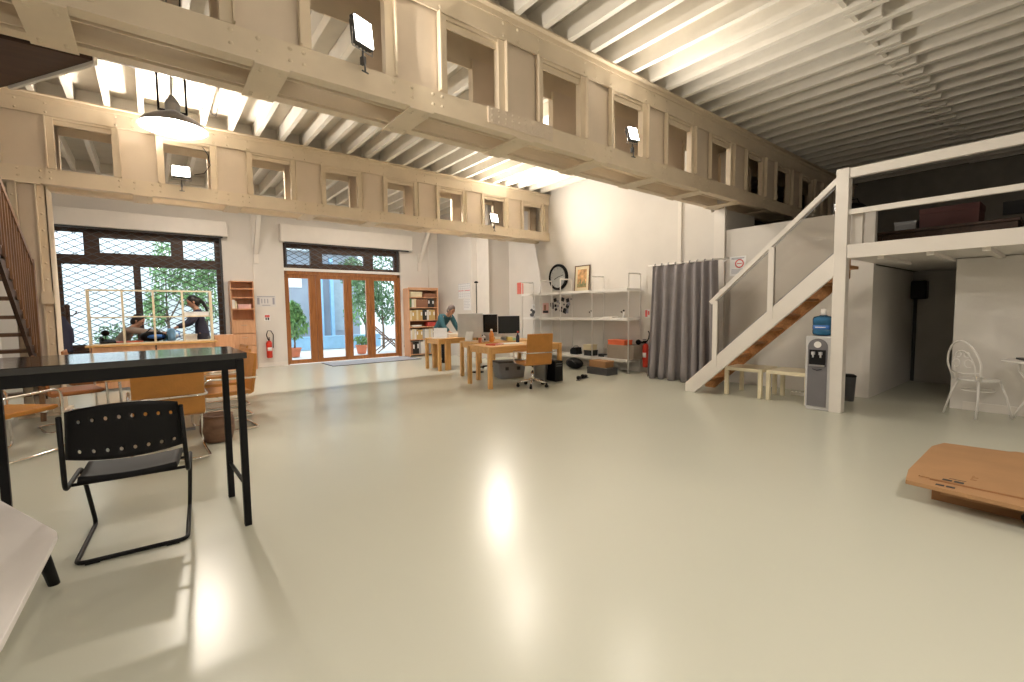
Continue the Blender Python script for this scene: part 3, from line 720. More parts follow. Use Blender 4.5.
b = MB(); [b.box(4.12+.03*k, 4.14+.03*k, .40+.02*(k % 2), .43, cz+.036, cz+.0372) for k in range(4)]; b.build('faint_print', M['carddark'], t, world=True)
t = thing('cardboard_box', 'folded brown carton under the large cardboard sheet', 'cardboard', (4.6, .1, 0))
b = MB(); b.prism([(4.04, .60), (5.0, .60), (5.1, -.5), (4.04, -.5)], 'z', 0, .06); b.build('lower_layer', M['carddark'], t, world=True)
b = MB(); b.prism([(3.98, .55), (5.0, .62), (5.1, -.5), (4.0, -.5)], 'z', .062, .122); b.build('upper_layer', M['card'], t, world=True)
t = thing('black_bag', 'black bag end poking out under the cardboard', 'bag', (3.93, .10, 0)); b = MB(); b.ball((0, 0, .055), .06, n=14, sc=(.9, 1.6, .9)); b.build('body', M['black'], t); b = MB(); b.tube([(-.03, -.06, .08), (-.06, -.02, .10), (-.06, .03, .10), (-.03, .07, .08)], .006, n=6); b.build('strap', M['black'], t)

# ------------------------------------------------------------------ upstairs clutter
def carton(name, label, cat, loc, w, d, h, m, rz=0, group=None, lid=True):
    t = thing(name, label, cat, loc, rz, group)
    b = MB(); b.box(-w/2, w/2, -d/2, d/2, 0, h*(.8 if lid else 1)); b.build('body', m, t, bevel=.004)
    if lid: b = MB(); b.box(-w/2-.006, w/2+.006, -d/2-.006, d/2+.006, h*.72, h); b.build('lid', m, t, bevel=.004)
    return t
carton('storage_box', 'cardboard box on the mezzanine behind the stair post', 'box', (8.8, 2.38, 2.02), .4, .35, .72, M['card'])
t = thing('bag', 'dark bag piled on top of the upstairs cardboard box', 'bag', (8.8, 2.38, 2.74)); b = MB(); b.ball((0, 0, .09), .13, n=14, sc=(1.2, 1.3, .7)); b.build('body', M['black'], t); b = MB(); b.tube([(0, -.08, .15), (0, -.04, .24), (0, .04, .24), (0, .08, .15)], .01, n=6); b.build('handle', M['black'], t)
carton('storage_box', 'dark red box on the dim mezzanine', 'box', (9.2, 1.30, 2.42), .5, .62, .28, M['darkred'])
t = thing('desk', 'dark wooden desk on the dim mezzanine', 'desk', (9.2, 1.35, 2.02)); legtable(t, .7, 1.5, .40, .06, .04, M['darkbrown'], apron=.1)
carton('storage_box', 'grey box beside the red box on the mezzanine', 'box', (9.15, 1.78, 2.42), .3, .25, .14, M['grey'])
t = thing('monitor', 'dark flat monitor standing at the far end of the mezzanine', 'monitor', (9.3, .55, 2.02)); b = MB(); b.box(-.02, .02, -.25, .25, .5, .68); b.build('screen', M['black'], t, bevel=.004); b = MB(); b.cyl((0, 0, .02), (0, 0, .5), .02, n=8); b.cyl((0, 0, 0), (0, 0, .02), .14, n=20); b.build('stand', M['darkgrey'], t)

# ------------------------------------------------------------------ black high table, chair, white low table
t = thing('high_table', 'tall black lacquered table in the left foreground', 'table', (-.10, 3.45, 0), R(2))
b = MB(); b.prism([(-.72, -.43), (.53, -.31), (.545, .40), (-.72, .42)], 'z', 1.03, 1.066); b.build('tabletop', M['blacktop'], t, bevel=.003)
for x, y in ((-.735, -.40), (.49, -.305), (.49, .27), (-.585, .30)):
    b = MB(); b.box(x-.019, x+.019, y-.019, y+.019, 0, 1.03); b.build('leg', M['black'], t, bevel=.002)
b = MB(); b.box(.482, .498, -.264, .254, .24, .262); b.build('stretcher', M['black'], t)
b = MB(); b.box(-.64, .474, .24, .27, .97, 1.03); b.bar((-.64, -.40, 1.0), (.474, -.305, 1.0), .02, .06); b.build('apron', M['black'], t)

def perforated_back(rows, cols, w, h, bow, m, parent, z0, y0, tilt):
    """bowed plastic backrest with rows of round holes"""
    b = MB(); b_v = []; b_f = []
    nx, nz = 26, 12
    hx = [i for i in range(3, 3+cols*3, 3)]
    holes = {(2+3*i, r) for i in range(cols) for r in rows}
    def S(u, v):
        x = (u/nx-.5)*w*(1-.06*(v/nz)); z = v/nz*h
        z += -.03*(2*(u/nx)-1)**2*(v/nz)+.02*(2*(u/nx)-1)**2*(1-v/nz)
        y = bow*(2*(u/nx)-1)**2
        c = (x, y0+y-tilt*z, z0+z); return c
    idx = {}
    def V(u, v):
        k = (round(u, 3), round(v, 3))
        if k not in idx: idx[k] = len(b_v); b_v.append(S(u, v))
        return idx[k]
    done = set()
    for (i, j) in holes:      # hole occupies a 2x2 block of cells
        for a in (0, 1):
            for c in (0, 1): done.add((i+a, j+c))
        cx, cz = i+1, j+1
        ring = [(i, j), (i+1, j), (i+2, j), (i+2, j+1), (i+2, j+2), (i+1, j+2), (i, j+2), (i, j+1)]
        inn = [(cx+.45*math.cos(math.atan2(q[1]-cz, q[0]-cx)), cz+.48*math.sin(math.atan2(q[1]-cz, q[0]-cx))) for q in ring]
        for k in range(8):
            a, c = ring[k], ring[(k+1) % 8]; d, e = inn[(k+1) % 8], inn[k]
            b_f.append((V(*a), V(*c), V(*d), V(*e)))
    for i in range(nx):
        for j in range(nz):
            if (i, j) in done: continue
            b_f.append((V(i, j), V(i+1, j), V(i+1, j+1), V(i, j+1)))
    b.add(b_v, b_f, True)
    return b.build('backrest', m, parent, solid=.007)
t = thing('cantilever_chair', 'black plastic chair with perforated back and black sled frame', 'chair', (-.125, 3.42, 0), R(-4))
perforated_back((1, 8), 8, .49, .30, .045, M['blackp'], t, .545, -.265, .12)
b = MB(); vs = []; fs = []; n = 14; mm = 12
for j in range(mm+1):
    v = j/mm
    for i in range(n+1):
        u = i/n; x = (u-.5)*.45*(1-.08*(1-v)); y = -.23+v*.44
        z = .425+.014*(2*u-1)**2*1.0-.02*max(0, (v-.8)/.2)**2+.012*max(0, (.2-v)/.2)
        vs.append((x, y, z))
for j in range(mm):
    for i in range(n): a = j*(n+1)+i; fs.append((a, a+1, a+n+2, a+n+1))
b.add(vs, fs, True); b.build('seat', M['blackm'], t, solid=.03)
for s in (-1, 1):
    b = MB(); b.tube(fillet([(0, -.235, .012), (s*.238, -.235, .012), (s*.238, .34, .012), (s*.262, .20, .41), (s*.258, -.21, .40), (s*.245, -.30, .80)], .05), .0115, n=10)
    b.build('frame', M['black'], t)
    b = MB(); b.box(s*.17-.03, s*.17+.03, -.25, -.22, 0, .01); b.build('floor_pad', M['blackp'], t)
b = MB(); b.cyl((-.25, .1, .40), (.25, .1, .40), .009, n=8); b.cyl((-.25, -.12, .40), (.25, -.12, .40), .009, n=8); b.build('seat_bar', M['black'], t)

t = thing('low_table', 'white laminate low table cut off by the bottom left corner', 'table', (-.9, 2.5, 0))
b = MB(); b.prism([tuple(p)[:2] for p in fillet([(-.375, 2.80, 0), (-.40, 1.90, 0), (-.78, 1.9, 0), (-.785, 3.45, 0), (-.71, 3.58, 0)], .05, closed=True)], 'z', .315, .342); b.build('tabletop', M['frost'], t, world=True, bevel=.003)
for x, y, dx, dy in ((-.49, 3.0, .05, .06), (-.72, 3.35, -.01, .05), (-.47, 2.05, .02, -.05), (-.71, 2.05, -.02, -.05)):
    b = MB(); b.cyl((x, y, .315), (x+dx, y+dy, 0), .030, .022, n=14); b.build('leg', M['black'], t, world=True)

# ------------------------------------------------------------------ people
def limb_mesh(chains, sub=1):
    """chains: list of [(point, radius or (rx,ry)), ...]; shared points join; returns verts, faces of the grown surface"""
    me = bpy.data.meshes.new('tmp'); vs = []; es = []; rr = []; idx = {}
    for ch in chains:
        prev = None
        for p, r in ch:
            k = tuple(round(q, 4) for q in p)
            if k not in idx: idx[k] = len(vs); vs.append(p); rr.append(r if isinstance(r, tuple) else (r, r))
            i = idx[k]
            if prev is not None and prev != i: es.append((prev, i))
            prev = i
    me.from_pydata(vs, es, []); o = bpy.data.objects.new('tmp', me); COL.objects.link(o)
    md = o.modifiers.new('Skin', 'SKIN'); md.branch_smoothing = .6
    for i, r in enumerate(rr): me.skin_vertices[0].data[i].radius = r; me.skin_vertices[0].data[i].use_root = (i == 0)
    s = o.modifiers.new('Sub', 'SUBSURF'); s.levels = sub; s.render_levels = sub
    dg = bpy.context.evaluated_depsgraph_get(); dg.update(); ev = o.evaluated_get(dg); m2 = ev.to_mesh()
    V = [tuple(v.co) for v in m2.vertices]; F = [tuple(p.vertices) for p in m2.polygons]
    ev.to_mesh_clear(); bpy.data.objects.remove(o); bpy.data.meshes.remove(me)
    return V, F
def remeshed(name, mb, m, parent, vox=.012, smooth=2):
    o = mb.build(name, m, parent)
    md = o.modifiers.new('R', 'REMESH'); md.mode = 'VOXEL'; md.voxel_size = vox; md.use_smooth_shade = True
    sm = o.modifiers.new('S', 'SMOOTH'); sm.iterations = smooth; sm.factor = .5
    return o
def head_parts(b, hc, fwd, up):
    """head with nose, brow, chin, ears; hc = centre, fwd/up = unit vectors"""
    f = Vector(fwd).normalized(); u = Vector(up); u = (u-f*u.dot(f)).normalized(); r = f.cross(u)
    mx = Matrix((r, f, u)).transposed().to_4x4(); mx.translation = Vector(hc)
    b.xf = mx
    b.ball((0, 0, .02), .1, 18, sc=(.76, .95, .98)); b.ball((0, .022, -.045), .075, 14, sc=(.78, .86, .95)); b.ball((0, .058, -.088), .026, 10)
    b.add([(-.014, .088, -.02), (.014, .088, -.02), (0, .086, .03), (0, .122, -.022), (0, .09, -.035)], [(0, 1, 3), (0, 3, 2), (1, 2, 3), (0, 4, 3), (1, 3, 4), (0, 2, 1), (0, 1, 4)], True)
    b.ball((0, .088, -.055), .02, 8, sc=(1.2, .5, .4))
    for s in (-1, 1): b.ball((s*.078, -.008, -.005), .022, 8, sc=(.4, .8, 1.2)); b.ball((s*.032, .072, .012), .018, 8, sc=(1.1, .6, .6))
    b.xf = None
    return mx
def hand(chain_list, wrist, d, spread, r=.0085):
    """palm and five fingers from the wrist along d; spread = across direction (thumb side)"""
    w = Vector(wrist); d = Vector(d).normalized(); s = Vector(spread).normalized(); dn = d.cross(s).normalized()
    palm = w+d*.05
    chain_list.append([(tuple(w), .026), (tuple(palm), (.034, .018))])
    for k, L in enumerate((.062, .074, .068, .052)):
        a = palm+s*(.026-.018*k); m1 = a+d*.035
        m2 = m1+d*L*.5-dn*.008; m3 = m2+d*L*.35-dn*.016
        chain_list.append([(tuple(palm), (.034, .018)), (tuple(a+d*.012), r), (tuple(m1), r), (tuple(m2), r*.92), (tuple(m3), r*.8)])
    a = w+d*.022+s*.024
    chain_list.append([(tuple(palm), (.034, .018)), (tuple(a), r*1.1), (tuple(a+s*.024+d*.02), r), (tuple(a+s*.034+d*.045), r*.85)])
def person(label, loc, rz, J, top, trousers, hairm, hair='short', hips_r=.125, scale=1.0, tail=False):
    """J: joints in local coordinates (person faces +Y): pelvis chest neck head(centre) headdir sh el wr hip kn an for L and R"""
    t = thing('person', label, 'person', loc, rz)
    V = {k: Vector(v) for k, v in J.items()}
    pelvis, belly, chest, neck, head = V['pelvis'], V['pelvis'].lerp(V['chest'], .5), V['chest'], V['neck'], V['head']
    hd = V['headdir']
    # body
    ch = [[(tuple(pelvis), (.10, .10)), (tuple(belly), (.09, .09)), (tuple(chest), (.10, .10)), (tuple(neck), .055), (tuple(head-Vector((0, 0, .04))), .05)]]
    for s in 'LR':
        ch.append([(tuple(chest), (.10, .10)), (tuple(V['sh'+s]), .058), (tuple(V['el'+s]), .042), (tuple(V['wr'+s]), .026)])
        ch.append([(tuple(pelvis), (.10, .10)), (tuple(V['hip'+s]), .085), (tuple(V['kn'+s]), .058), (tuple(V['an'+s]), .036)])
        hand(ch, V['wr'+s], (V['wr'+s]-V['el'+s]), V.get('thumb'+s, Vector((1 if s == 'L' else -1, 0, .3))))
    vs, fs = limb_mesh(ch); b = MB(); b.add(vs, fs, True)
    up = V.get('headup', Vector((0, 0, 1))); mx = head_parts(b, head, hd, up)
    remeshed('body', b, M['skin'], t, .009, 1)
    # eyes
    for s, nm in ((-1, 'eye'), (1, 'eye')):
        e = MB(); e.xf = mx; e.ball((s*.032, .084, .014), .011, 8); e.build('eye', M['ink'], t)
    # top garment
    g = .016
    ch = [[(tuple(pelvis-Vector((0, 0, .10))), (.14, .14)), (tuple(pelvis), (.14, .14)), (tuple(belly), (.13, .13)), (tuple(chest), (.155, .155)), (tuple(chest.lerp(neck, .75)), .072)]]
    for s in 'LR':
        wr = V['el'+s].lerp(V['wr'+s], .93)
        ch.append([(tuple(chest), (.155, .155)), (tuple(V['sh'+s]), .088), (tuple(V['el'+s]), .064), (tuple(wr), .046)])
    vs, fs = limb_mesh(ch); b = MB(); b.add(vs, fs, True); b.build('jacket', top, t)
    ch = [[(tuple(pelvis+Vector((0, 0, .08))), (.125, .125)), (tuple(pelvis), (.135, .135))]]
    for s in 'LR': ch.append([(tuple(pelvis), (.135, .135)), (tuple(V['hip'+s]), .10), (tuple(V['kn'+s]), .074), (tuple(V['an'+s]), .056)])
    vs, fs = limb_mesh(ch); b = MB(); b.add(vs, fs, True); b.build('trousers', trousers, t)
    # shoes
    for s in 'LR':
        a = V['an'+s]; b = MB(); b.ball((a.x, a.y+.05, .035), .05, 12, sc=(.85, 2.3, .75)); b.box(a.x-.04, a.x+.04, a.y-.06, a.y+.15, 0, .02); b.ball((a.x, a.y-.01, .06), .045, 10); remeshed('shoe', b, M['black'], t, .010, 1)
    # hair
    b = MB(); b.xf = mx
    b.ball((0, -.018, .038), .1, 18, sc=(.86, .98, 1.0)); b.ball((0, -.05, -.02), .085, 14, sc=(.9, .75, 1.15))
    for s in (-1, 1): b.ball((s*.06, -.01, .02), .045, 10, sc=(.55, 1.1, 1.3))
    if hair == 'tail': b.ball((0, -.11, .01), .045, 12); b.tube([(0, -.11, .01), (0, -.15, -.08), (0, -.15, -.2), (0, -.13, -.32)], [.035, .036, .03, .012], n=10)
    b.xf = None
    remeshed('hair', b, hairm, t, .010, 2)
    return t
std = dict(pelvis=(0, 0, .90), chest=(0, 0, 1.24), neck=(0, 0, 1.42), head=(0, .02, 1.53), headdir=(0, 1, -.1),
           shL=(-.17, 0, 1.35), shR=(.17, 0, 1.35), elL=(-.21, .06, 1.08), elR=(.21, .06, 1.08), wrL=(-.17, .28, 1.0), wrR=(.17, .28, 1.0),
           hipL=(-.09, 0, .84), hipR=(.09, 0, .84), knL=(-.10, .02, .46), knR=(.10, .02, .46), anL=(-.10, 0, .07), anR=(.10, 0, .07))
# woman standing behind the reception desk, facing left
J = dict(std); J.update(chest=(0, .05, 1.26), neck=(0, .09, 1.43), head=(0, .135, 1.555), headdir=(0, 1, -.45), headup=(0, .3, 1), shL=(-.155, .06, 1.37), shR=(.155, .06, 1.37),
     elL=(-.20, .20, 1.13), elR=(.20, .22, 1.13), wrL=(-.12, .42, 1.05), wrR=(.13, .44, 1.04))
person('woman with black ponytail in a dark jacket standing behind the pale frame', (.80, 11.28, 0), R(90), J, M['navy'], M['trouser'], M['hair'], 'tail')
# man leaning over the desk on the left, reaching right
J = dict(std); J.update(pelvis=(0, -.12, .62), chest=(0, .10, .93), neck=(0, .20, 1.08), head=(0, .27, 1.19), headdir=(.1, .9, -.55), headup=(0, .4, 1), shL=(-.17, .12, 1.03), shR=(.17, .12, 1.03),
     elL=(-.2, .36, .96), elR=(.22, .40, .98), wrL=(-.12, .56, .86), wrR=(.10, .66, .95), hipL=(-.1, -.10, .56), hipR=(.1, -.10, .56), knL=(-.12, .30, .50), knR=(.12, .30, .50), anL=(-.12, .28, .07), anR=(.12, .28, .07))
person('dark haired man in a grey brown jumper seated leaning over the desk', (-.48, 11.45, 0), R(-100), J, M['greige'], M['trouser'], M['hair'], 'short')
t = thing('stool', 'dark stool under the seated man behind the desk', 'stool', (-.60, 11.47, 0)); b = MB(); b.lathe([(0, .46), (.17, .46), (.18, .48), (.17, .50), (0, .505)], n=20); b.build('seat', M['black'], t)
for sx, sy in ((-1, -1), (1, -1), (-1, 1), (1, 1)): b = MB(); b.cyl((sx*.1, sy*.1, .46), (sx*.15, sy*.15, 0), .012, n=8); b.build('leg', M['steelgrey'], t)
# person bending over the far desk
J = dict(std); J.update(pelvis=(0, -.14, .86), chest=(0, .12, 1.12), neck=(0, .24, 1.24), head=(0, .33, 1.32), headdir=(0, .8, -.6), headup=(0, .5, 1), shL=(-.18, .15, 1.19), shR=(.18, .15, 1.19),
     elL=(-.22, .26, .94), elR=(.22, .26, .94), wrL=(-.14, .43, .80), wrR=(.16, .43, .80), hipL=(-.1, -.12, .80), hipR=(.1, -.12, .80), knL=(-.12, -.06, .44), knR=(.12, -.06, .44), anL=(-.13, -.10, .07), anR=(.13, -.10, .07))
person('person in dark teal top bending over the far wooden desk', (5.62, 9.92, 0), R(195), J, M['teal'], M['trouser'], M['hairgrey'], 'short')

# ------------------------------------------------------------------ cantilever leather chairs
def leather_chair(label, group=None, leather='orange'):
    t = thing('leather_chair', label, 'chair', (0, 0, 0), 0, group)
    for s in (-1, 1):
        b = MB(); b.tube(fillet([(0, -.27, .014), (s*.275, -.27, .014), (s*.275, .27, .014), (s*.275, .25, .60), (s*.275, -.27, .585), (0, -.275, .585)], .07), .0125, n=8); b.build('frame', M['chrome'], t)
    b = MB(); b.prism([(-.235, .42), (-.20, .40), (.20, .405), (.25, .42), (.24, .45), (-.2, .45)], 'x', -.255, .255); b.build('seat', M[leather], t, bevel=.01)
    b = MB(); b.prism([(-.235, .42), (-.20, .40), (-.225, .60), (-.262, .855), (-.285, .85), (-.262, .60)], 'x', -.255, .255); b.build('backrest', M[leather], t, bevel=.008)
    b = MB(); b.cyl((-.275, .12, .40), (.275, .12, .40), .010, n=8); b.cyl((-.275, -.16, .40), (.275, -.16, .40), .010, n=8); b.build('seat_bar', M['chrome'], t)
    return t
c0 = leather_chair('orange leather chair with chrome arms seen from behind, nearest the black table')
place(c0, (.075, 5.16, 0), R(2))
for (x, y, a, lab, lm) in ((.60, 6.05, 97, 'orange leather chair on the right side of the table, nearest the camera', 'orange'),
                       (.67, 6.82, 94, 'orange leather chair on the right side of the table, the middle one', 'orange'),
                       (.76, 7.62, 92, 'orange leather chair on the right side of the table, the farthest', 'orange'),
                       (-1.11, 6.16, -40, 'orange leather chair with chrome frame left, below the black table', 'orange'),
                       (-.78, 7.35, -75, 'brown leather chair behind the left end of the meeting table', 'tan'),
                       (-.66, 8.35, -88, 'brown leather chair farther along the left of the meeting table', 'tan')):
    c = copy_tree(c0); place(c, (x, y, 0), R(a), lab)
    if lm == 'tan':
        for k in kids(c):
            if k.name.startswith(('seat.', 'backrest')): k.data = k.data.copy(); k.data.materials[0] = M['tan']
for o in list(bpy.data.objects):
    if o.name.startswith('leather_chair'): o['group'] = 'leather chairs around the meeting table'
# meeting table
t = thing('meeting_table', 'long light wood meeting table behind the black table', 'table', (.02, 7.35, 0))
b = MB(); n = 40; pts = []
for k in range(n):
    a = 2*PI*k/n; c, s = math.cos(a), math.sin(a); e = .38
    pts.append((.50*abs(c)**e*(1 if c > 0 else -1)*(1-.0*s), 1.72*abs(s)**e*(1 if s > 0 else -1)))
b.prism(pts, 'z', .675, .705); b.build('tabletop', M['pine'], t, bevel=.006)
for y in (-1.1, 1.1):
    b = MB(); b.cyl((0, y, .03), (0, y, .675), .04, n=14); b.build('pedestal', M['steelgrey'], t)
    b = MB(); b.box(-.30, .30, y-.04, y+.04, 0, .03); b.box(-.04, .04, y-.3, y+.3, 0, .03); b.build('foot', M['steelgrey'], t)
t = thing('wicker_basket', 'round brown basket on the floor behind the nearest orange chair', 'basket', (.47, 5.50, 0))
b = MB(); b.lathe([(.10, 0), (.13, .02), (.155, .12), (.15, .22), (.135, .27), (.125, .27), (.14, .2), (.12, .03), (0, .02)], n=24, cap=False); b.build('body', M['treadwood'], t)
b = MB(); b.tube([(.135*math.cos(a), .135*math.sin(a), .272) for a in [k*PI/12 for k in range(24)]], .009, n=6, closed=True); b.build('rim', M['treadwood'], t)

# reception desk with pale wood frame
t = thing('reception_desk', 'orange toned wooden desk with closed front below the white frame', 'desk', (.03, 10.62, 0))
b = MB(); b.box(-.93, .93, -.32, .34, .765, .80); b.build('desktop', M['pine'], t, bevel=.003)
b = MB(); b.box(-.88, -.86, -.29, .31, 0, .765); b.build('side_panel', M['beech'], t)
b = MB(); b.box(.86, .88, -.29, .31, 0, .765); b.build('side_panel', M['beech'], t)
for x0, x1 in ((-.85, -.01), (.01, .85)):
    b = MB(); b.box(x0, x1, -.30, -.28, .05, .76); b.build('front_panel', M['beech'], t, bevel=.003)
t = thing('pale_wood_frame', 'pale open wooden shelf frame standing on the desk before two people', 'shelf frame', (.03, 10.38, .80))
xs = [-.86, -.42, 0, .42, .86]
for x in xs:
    for y in (-.06, .10):
        if abs(x) < .8 and y > 0: continue
        b = MB(); b.box(x-.016, x+.016, y-.014, y+.014, 0, .92); b.build('upright', M['palewood'], t)
b = MB(); b.box(-.876, .876, -.072, -.048, 0.92, .942); b.build('top_rail', M['palewood'], t)
b = MB(); b.box(-.876, .876, .088, .112, 0.92, .942); b.build('top_rail', M['palewood'], t)
for i in range(4):
    z = .455+(.0, .01, .0, .0)[i]; b = MB(); b.box(xs[i]+.017, xs[i+1]-.017, -.072, .112, z, z+.022); b.build('shelf', M['palewood'], t)
b = MB(); b.box(-.84, .84, -.07, .11, .0, .02); b.build('bottom_board', M['palewood'], t)
t = thing('white_shelf_box', 'flat white box on the right shelf of the pale frame', 'box', (.66, 10.40, 1.277)); b = MB(); b.box(-.19, .19, -.07, .07, 0, .06); b.build('body', M['paper'], t, bevel=.004); b = MB(); b.box(-.193, .193, -.073, .073, .061, .075); b.build('lid', M['paper'], t)
t = thing('desk_telephone', 'black desk telephone at the left end of the wooden desk', 'telephone', (-.62, 10.46, .822), .2)
b = MB(); b.prism([(-.09, 0), (.09, 0), (.09, .07), (-.09, .03)], 'x', -.10, .10); b.build('base', M['black'], t, bevel=.006); b = MB(); b.tube([(-.07, -.08, .07), (-.07, -.05, .085), (-.07, .05, .11), (-.07, .09, .10)], [.025, .016, .016, .025], n=10); b.build('handset', M['black'], t)
b = MB(); [b.box(-.01+.03*i, .01+.03*i, -.05+.035*j, -.03+.035*j, .058+.008*j, .062+.008*j) for i in range(3) for j in range(3)]; b.build('key_pad', M['grey'], t)
t = thing('desk_lamp', 'small black swivel lamp head behind the desk telephone', 'lamp', (-.66, 10.72, .801)); b = MB(); b.lathe([(.06, 0), (.06, .015), (.01, .02)], n=16); b.cyl((0, 0, .015), (0, 0, .14), .008, n=8); b.build('base', M['black'], t); b = MB(); b.ball((0, 0, .19), .06, 14, sc=(1, 1, .9)); b.build('lamp_head', M['black'], t)
carton('folder_stack', 'flat orange red folder lying on the wooden desk', 'folder', (-.36, 10.74, .801), .42, .28, .035, M['redbox'], lid=False)
carton('small_box', 'small white box near the woman on the desk', 'box', (.55, 10.62, .801), .20, .16, .13, M['paper'], .1)
t = thing('blue_bag', 'bright blue and black bag lying on the desk between the people', 'bag', (.0, 10.78, .801), .1)
b = MB(); b.ball((0, 0, .10), .17, 16, sc=(1.2, .7, .58)); b.build('body', M['black'], t); b = MB(); b.ball((.02, -.05, .10), .13, 14, sc=(1.2, .65, .42)); b.build('front_pocket', M['blue'], t); b = MB(); b.tube([(-.1, 0, .18), (-.04, 0, .24), (.04, 0, .24), (.1, 0, .18)], .01, n=6); b.build('handle', M['black'], t)
t = thing('blue_jug', 'pale blue plastic jug standing on the desk before the woman', 'jug', (.27, 10.74, .801)); b = MB(); b.lathe([(.05, 0), (.065, .02), (.07, .16), (.055, .21), (.06, .24)], n=20); b.build('body', mat('sky_blue_plastic', (.25, .52, .85), .35), t); b = MB(); b.tube([(.065, 0, .19), (.12, 0, .17), (.12, 0, .08), (.068, 0, .05)], .010, n=6); b.build('handle', M['blue'], t)
t = thing('glass_jar', 'clear glass jar holding brushes on the desk middle', 'jar', (.17, 10.50, .822)); b = MB(); b.lathe([(.035, 0), (.04, .01), (.04, .11), (.035, .12)], n=16, cap=False); b.build('glass', M['bottle'], t); b = MB(); b.cyl((0, 0, .01), (.03, .01, .19), .005, n=6); b.cyl((0, .01, .01), (-.03, .0, .18), .005, n=6); b.build('brush', M['treadwood'], t)
for i, (x, y, z, rz) in enumerate(((.42, 10.84, .88, .4),)):
    t = thing('paper_sheet', 'loose white papers held up over the desk by the woman', 'paper', (x, y, z), rz); b = MB(); b.prism([(-.15, 0), (0, .04), (.14, .02), (.14, .024), (0, .045), (-.15, .005)], 'y', -.11, .11); b.build('sheet', M['paper'], t); b = MB(); b.prism([(-.13, -.03), (0, .01), (.12, -.02), (.12, -.016), (0, .014), (-.13, -.026)], 'y', -.10, .12); b.build('under_sheet', M['paper'], t)
carton('wooden_crate', 'brown wooden box standing on the floor right of the desk', 'box', (1.12, 10.9, 0), .34, .34, .88, M['beech'], lid=False)

# coat stand by the column
t = thing('coat_stand', 'dark wooden coat stand with hooks between the column and window', 'coat stand', (-1.24, 11.9, 0))
b = MB(); b.cyl((0, 0, .03), (0, 0, 1.46), .035, n=12); b.ball((0, 0, 1.48), .045, 10); b.build('pole', M['darkbrown'], t)
for k in range(4):
    a = k*PI/2+.3; c, s = math.cos(a), math.sin(a); b = MB(); b.tube([(0, 0, 1.32), (.07*c, .07*s, 1.31), (.12*c, .12*s, 1.36), (.12*c, .12*s, 1.40)], .012, n=6); b.build('hook', M['darkbrown'], t)
    b = MB(); b.tube([(0, 0, .12), (.12*c, .12*s, .08), (.24*c, .24*s, .015)], .016, n=6); b.build('foot', M['darkbrown'], t)
t = thing('coat', 'dark coat hanging from the coat stand', 'coat', (-1.31, 11.84, 0)); b = MB(); b.tube([(0, 0, 1.30), (0, 0, 1.15), (0, .01, .9), (0, 0, .62)], [.03, .09, .10, .12], n=12); b.tube([(.02, 0, 1.2), (.10, -.02, 1.05), (.11, -.03, .8)], [.05, .045, .04], n=8); remeshed('cloth', b, M['navy'], t, .02, 2)

# ------------------------------------------------------------------ brown stair on the left
t = thing('wooden_staircase', 'steep brown open staircase with balusters at the left edge', 'staircase', (-1.15, 8.0, 0))
ys = lambda z: 7.85+(.92-z)*1.11
for k in range(1, 15):
    z = .115+.2*k
    b = MB(); b.box(-2.0, -1.13, ys(z)-.13, ys(z)+.11, z-.04, z); b.build('tread', M['treadwood'], t, world=True)
for x0, x1 in ((-1.165, -1.13), (-2.0, -1.965)):
    b = MB(); b.prism([(8.62, .06), (8.78, .06), (8.78, .10), (5.52, 3.02), (5.30, 3.02), (5.30, 2.98)], 'x', x0, x1); b.build('stringer', M['darkbrown'], t, world=True)
b = MB(); b.bar((-1.12, 8.03, 1.93), (-1.12, 6.0, 3.02), .04, .06); b.build('handrail', M['balwood'], t, world=True)
b = MB(); b.box(-1.145, -1.095, 7.97, 8.05, .0, 2.0); b.build('newel_post', M['balwood'], t, world=True, bevel=.004)
y = 7.86
while y > 6.05:
    z0 = .92+(7.85-y)*.90-.05; z1 = 1.93+(8.03-y)*.537-.02
    b = MB(); b.box(-1.132, -1.108, y-.012, y+.012, z0, z1); b.build('baluster', M['balwood'], t, world=True); y -= .115
b = MB(); b.box(-1.60, -1.56, 7.6, 7.64, 0, 1.1); b.build('prop_post', M['darkbrown'], t, world=True)
t = sroot('floor.003', (-1.6, 4.9, 3.0))
b = MB(); b.prism([(-.22, 4.16), (-.74, 4.97), (-1.05, 5.45), (-2.69, 5.45), (-2.69, 4.16)], 'z', 2.985, 3.12); b.build('boards', M['darkbrown'], t, world=True)
b = MB(); b.bar((-.205, 4.16, 3.05), (-.73, 4.985, 3.05), .02, .17); b.build('edge_board', M['white'], t, world=True)
b = MB(); b.box(-2.6, .55, 5.9, 6.8, 4.085, 4.118); struct('ceiling.005', b, M['darkbrown'])
b = MB(); b.box(XL+.002, -1.62, 8.96, 9.10, 0, 2.98); struct('wall_left.001', b, M['wall'])

